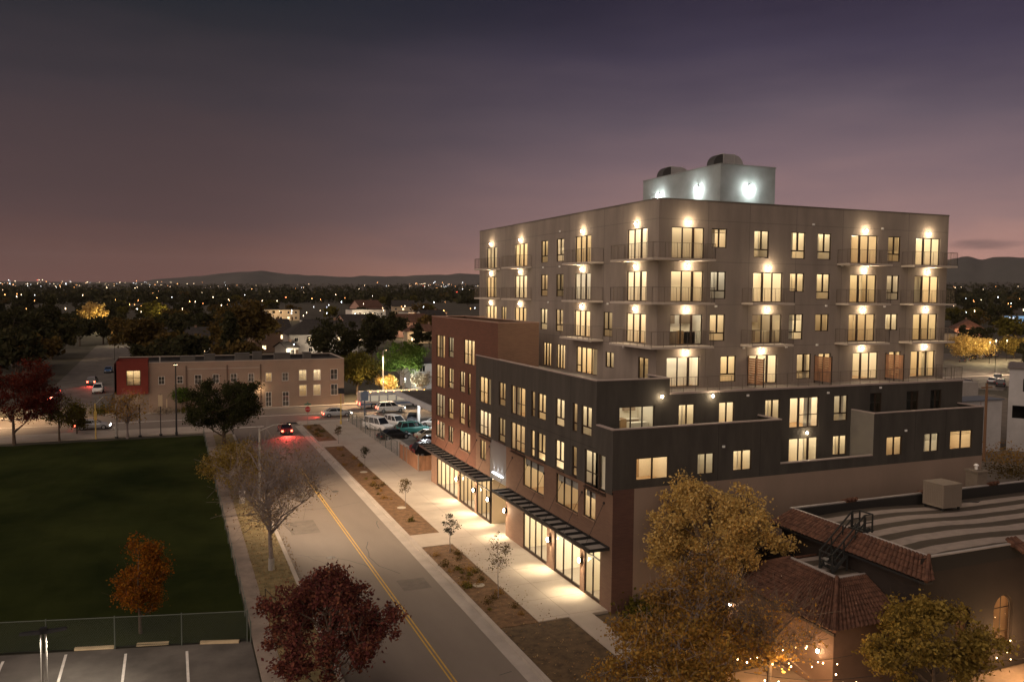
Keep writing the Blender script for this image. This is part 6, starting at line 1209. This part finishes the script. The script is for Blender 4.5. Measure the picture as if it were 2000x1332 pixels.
# ------------------------------------------------------------------ lights of the distant town
def townlamp(nm, label, group, m, h=6.5, r_=.36):
    s = MB(); s.tube([(0, 0, 0), (0, 0, h)], .10, 5); s.k = 1; s.ball(0, 0, h+r_, r_, 6); return tag(s.build(nm, [M_BLACKM, m], loc=(0, 0, 0)), label, 'street lamp', group)
TL = [townlamp('town_lamp', 'tiny warm white lamp glinting among the dark trees of the town', 'warm lamps of the town', emit('town_warm', (1, .74, .44), 9)), townlamp('town_lamp', 'tiny orange lamp glinting among the dark trees of the town', 'orange lamps of the town', emit('town_orange', (1, .42, .13), 9)),
      townlamp('town_lamp', 'tiny cold white lamp glinting among the dark trees of the town', 'cold lamps of the town', emit('town_cold', (.88, .95, 1), 9)), townlamp('town_lamp', 'tiny red lamp glinting on the skyline of the town', 'red lamps of the town', emit('town_red', (1, .10, .06), 7))]
tu = set()
for i in range(285):
    k = rnd.choices(range(4), (9, 6, 4, 1))[0]; u = rnd.random()
    if u < .34: px = abs(rnd.gauss(0, 230)); d = rnd.uniform(1500, 4600)
    elif u < .48: px = rnd.gauss(855, 45); d = rnd.uniform(2200, 4200)
    elif u < .86: px = rnd.uniform(-40, 930); d = 400/(1-rnd.random()*.90)
    else: px = rnd.uniform(1850, 2080); d = 420/(1-rnd.random()*.88)
    if 935 < px < 1845: px = 800
    a = AZ(px); d /= cos(a-YAW); x, y = d*sin(a), d*cos(a); o = TL[k] if k not in tu else copy_tree(TL[k]); tu.add(k); s_ = max(.36, d/1450)*rnd.choice((.45, .5, .6, .75, 1.15)); put(o, (x, y, tz(x, y)), 0, scale=(s_, s_, max(1.0, s_*.8)+rnd.uniform(0, .5)))
# lamps lighting trees and houses; some before houses are added to brighten walls
for i, (x, y, z, w, c, lb) in enumerate(((66, 306, 4.5, 900, (1, .82, .56), 'added lamp before the white gabled house'), (88, 309, 4.5, 800, (1, .74, .46), 'added lamp before the cream low house'), (122, 425, 6, 2600, (1, .80, .55), 'added lamp before the long grey block'), (100, 455, 6, 2400, (1, .84, .6), 'added lamp before the pale distant mid-rise'), (60, 505, 6, 2400, (1, .74, .45), 'added lamp before the cream flat-roofed block'), (-27, 416, 5.5, 5200, (1, .80, .42), 'garden lamp under the distant yellow tree'), (-2, 466, 5.5, 4200, (1, .78, .42), 'garden lamp under the distant olive tree'), (43.0, 158.6, 3.0, 1500, (.92, 1, .86), 'low white lamp under the bright green tree'), (38.6, 158.6, 2.6, 500, (1, .70, .34), 'low warm lamp before the golden shrub tree'),
        (34.5, 255.5, 4.0, 1500, (1, .86, .62), 'white lamp by the small white garage'), (46, 262, 4.4, 1300, (1, .86, .66), 'courtyard lamp before the grey apartment house'), (92, 340, 5.5, 2600, (1, .70, .45), 'lamp before the rosy brown house'), (135, 420, 9, 7000, (1, .42, .12), 'orange lamp glowing above the brick block parapet'), (232, 176, 6.5, 3400, (1, .78, .40), 'lamp lighting the row of yellow trees'), (247, 181.5, 6.5, 2600, (1, .78, .40), 'lamp lighting the smaller yellow tree'), (260, 180, 6.5, 2200, (1, .74, .40), 'lamp lighting the tree under the billboard'), (200, 150, 9, 4200, (1, .72, .48), 'lamp over the far right road'), (55, 160.5, 4, 500, (.9, .95, 1), 'cold lamp by the white flat-roofed house'), (-15, 262, 7, 1500, (1, .7, .42), 'lamp far up the side street'), (320, 252, 4, 2500, (1, .5, .25), 'lamp under the restaurant eaves'))):
    z0 = tz(x, y); o = empty('yard_lamp', (x, y, z0), lb, 'lamp'); MB().tube([(x, y, z0), (x, y, z0+z)], .06, 6).build('post', M_BLACKM, o); MB().ball(x, y, z0+z+.12, .14, 8).build('globe', emit('town_warm' if i not in (7, 9, 12, 17) else ('town_orange' if i == 12 else 'town_cold'), c, 9), o); point('lamp_light', (x, y, z0+z-.15), w*1.7, c, .2, o)

# ------------------------------------------------------------------ evening air
hz = MB(); hz.box(-9000, -300, -8, 12600, 12500, 470)
m = bpy.data.materials.new('evening_air'); m.use_nodes = True; t = m.node_tree; t.nodes.clear(); v = N('ShaderNodeVolumePrincipled', t); v.inputs['Color'].default_value = (.80, .74, .76, 1); v.inputs['Density'].default_value = 2.2e-5; v.inputs['Anisotropy'].default_value = 0
t.links.new(v.outputs[0], N('ShaderNodeOutputMaterial', t).inputs['Volume'])
tag(hz.build('haze', m), kind='stuff')
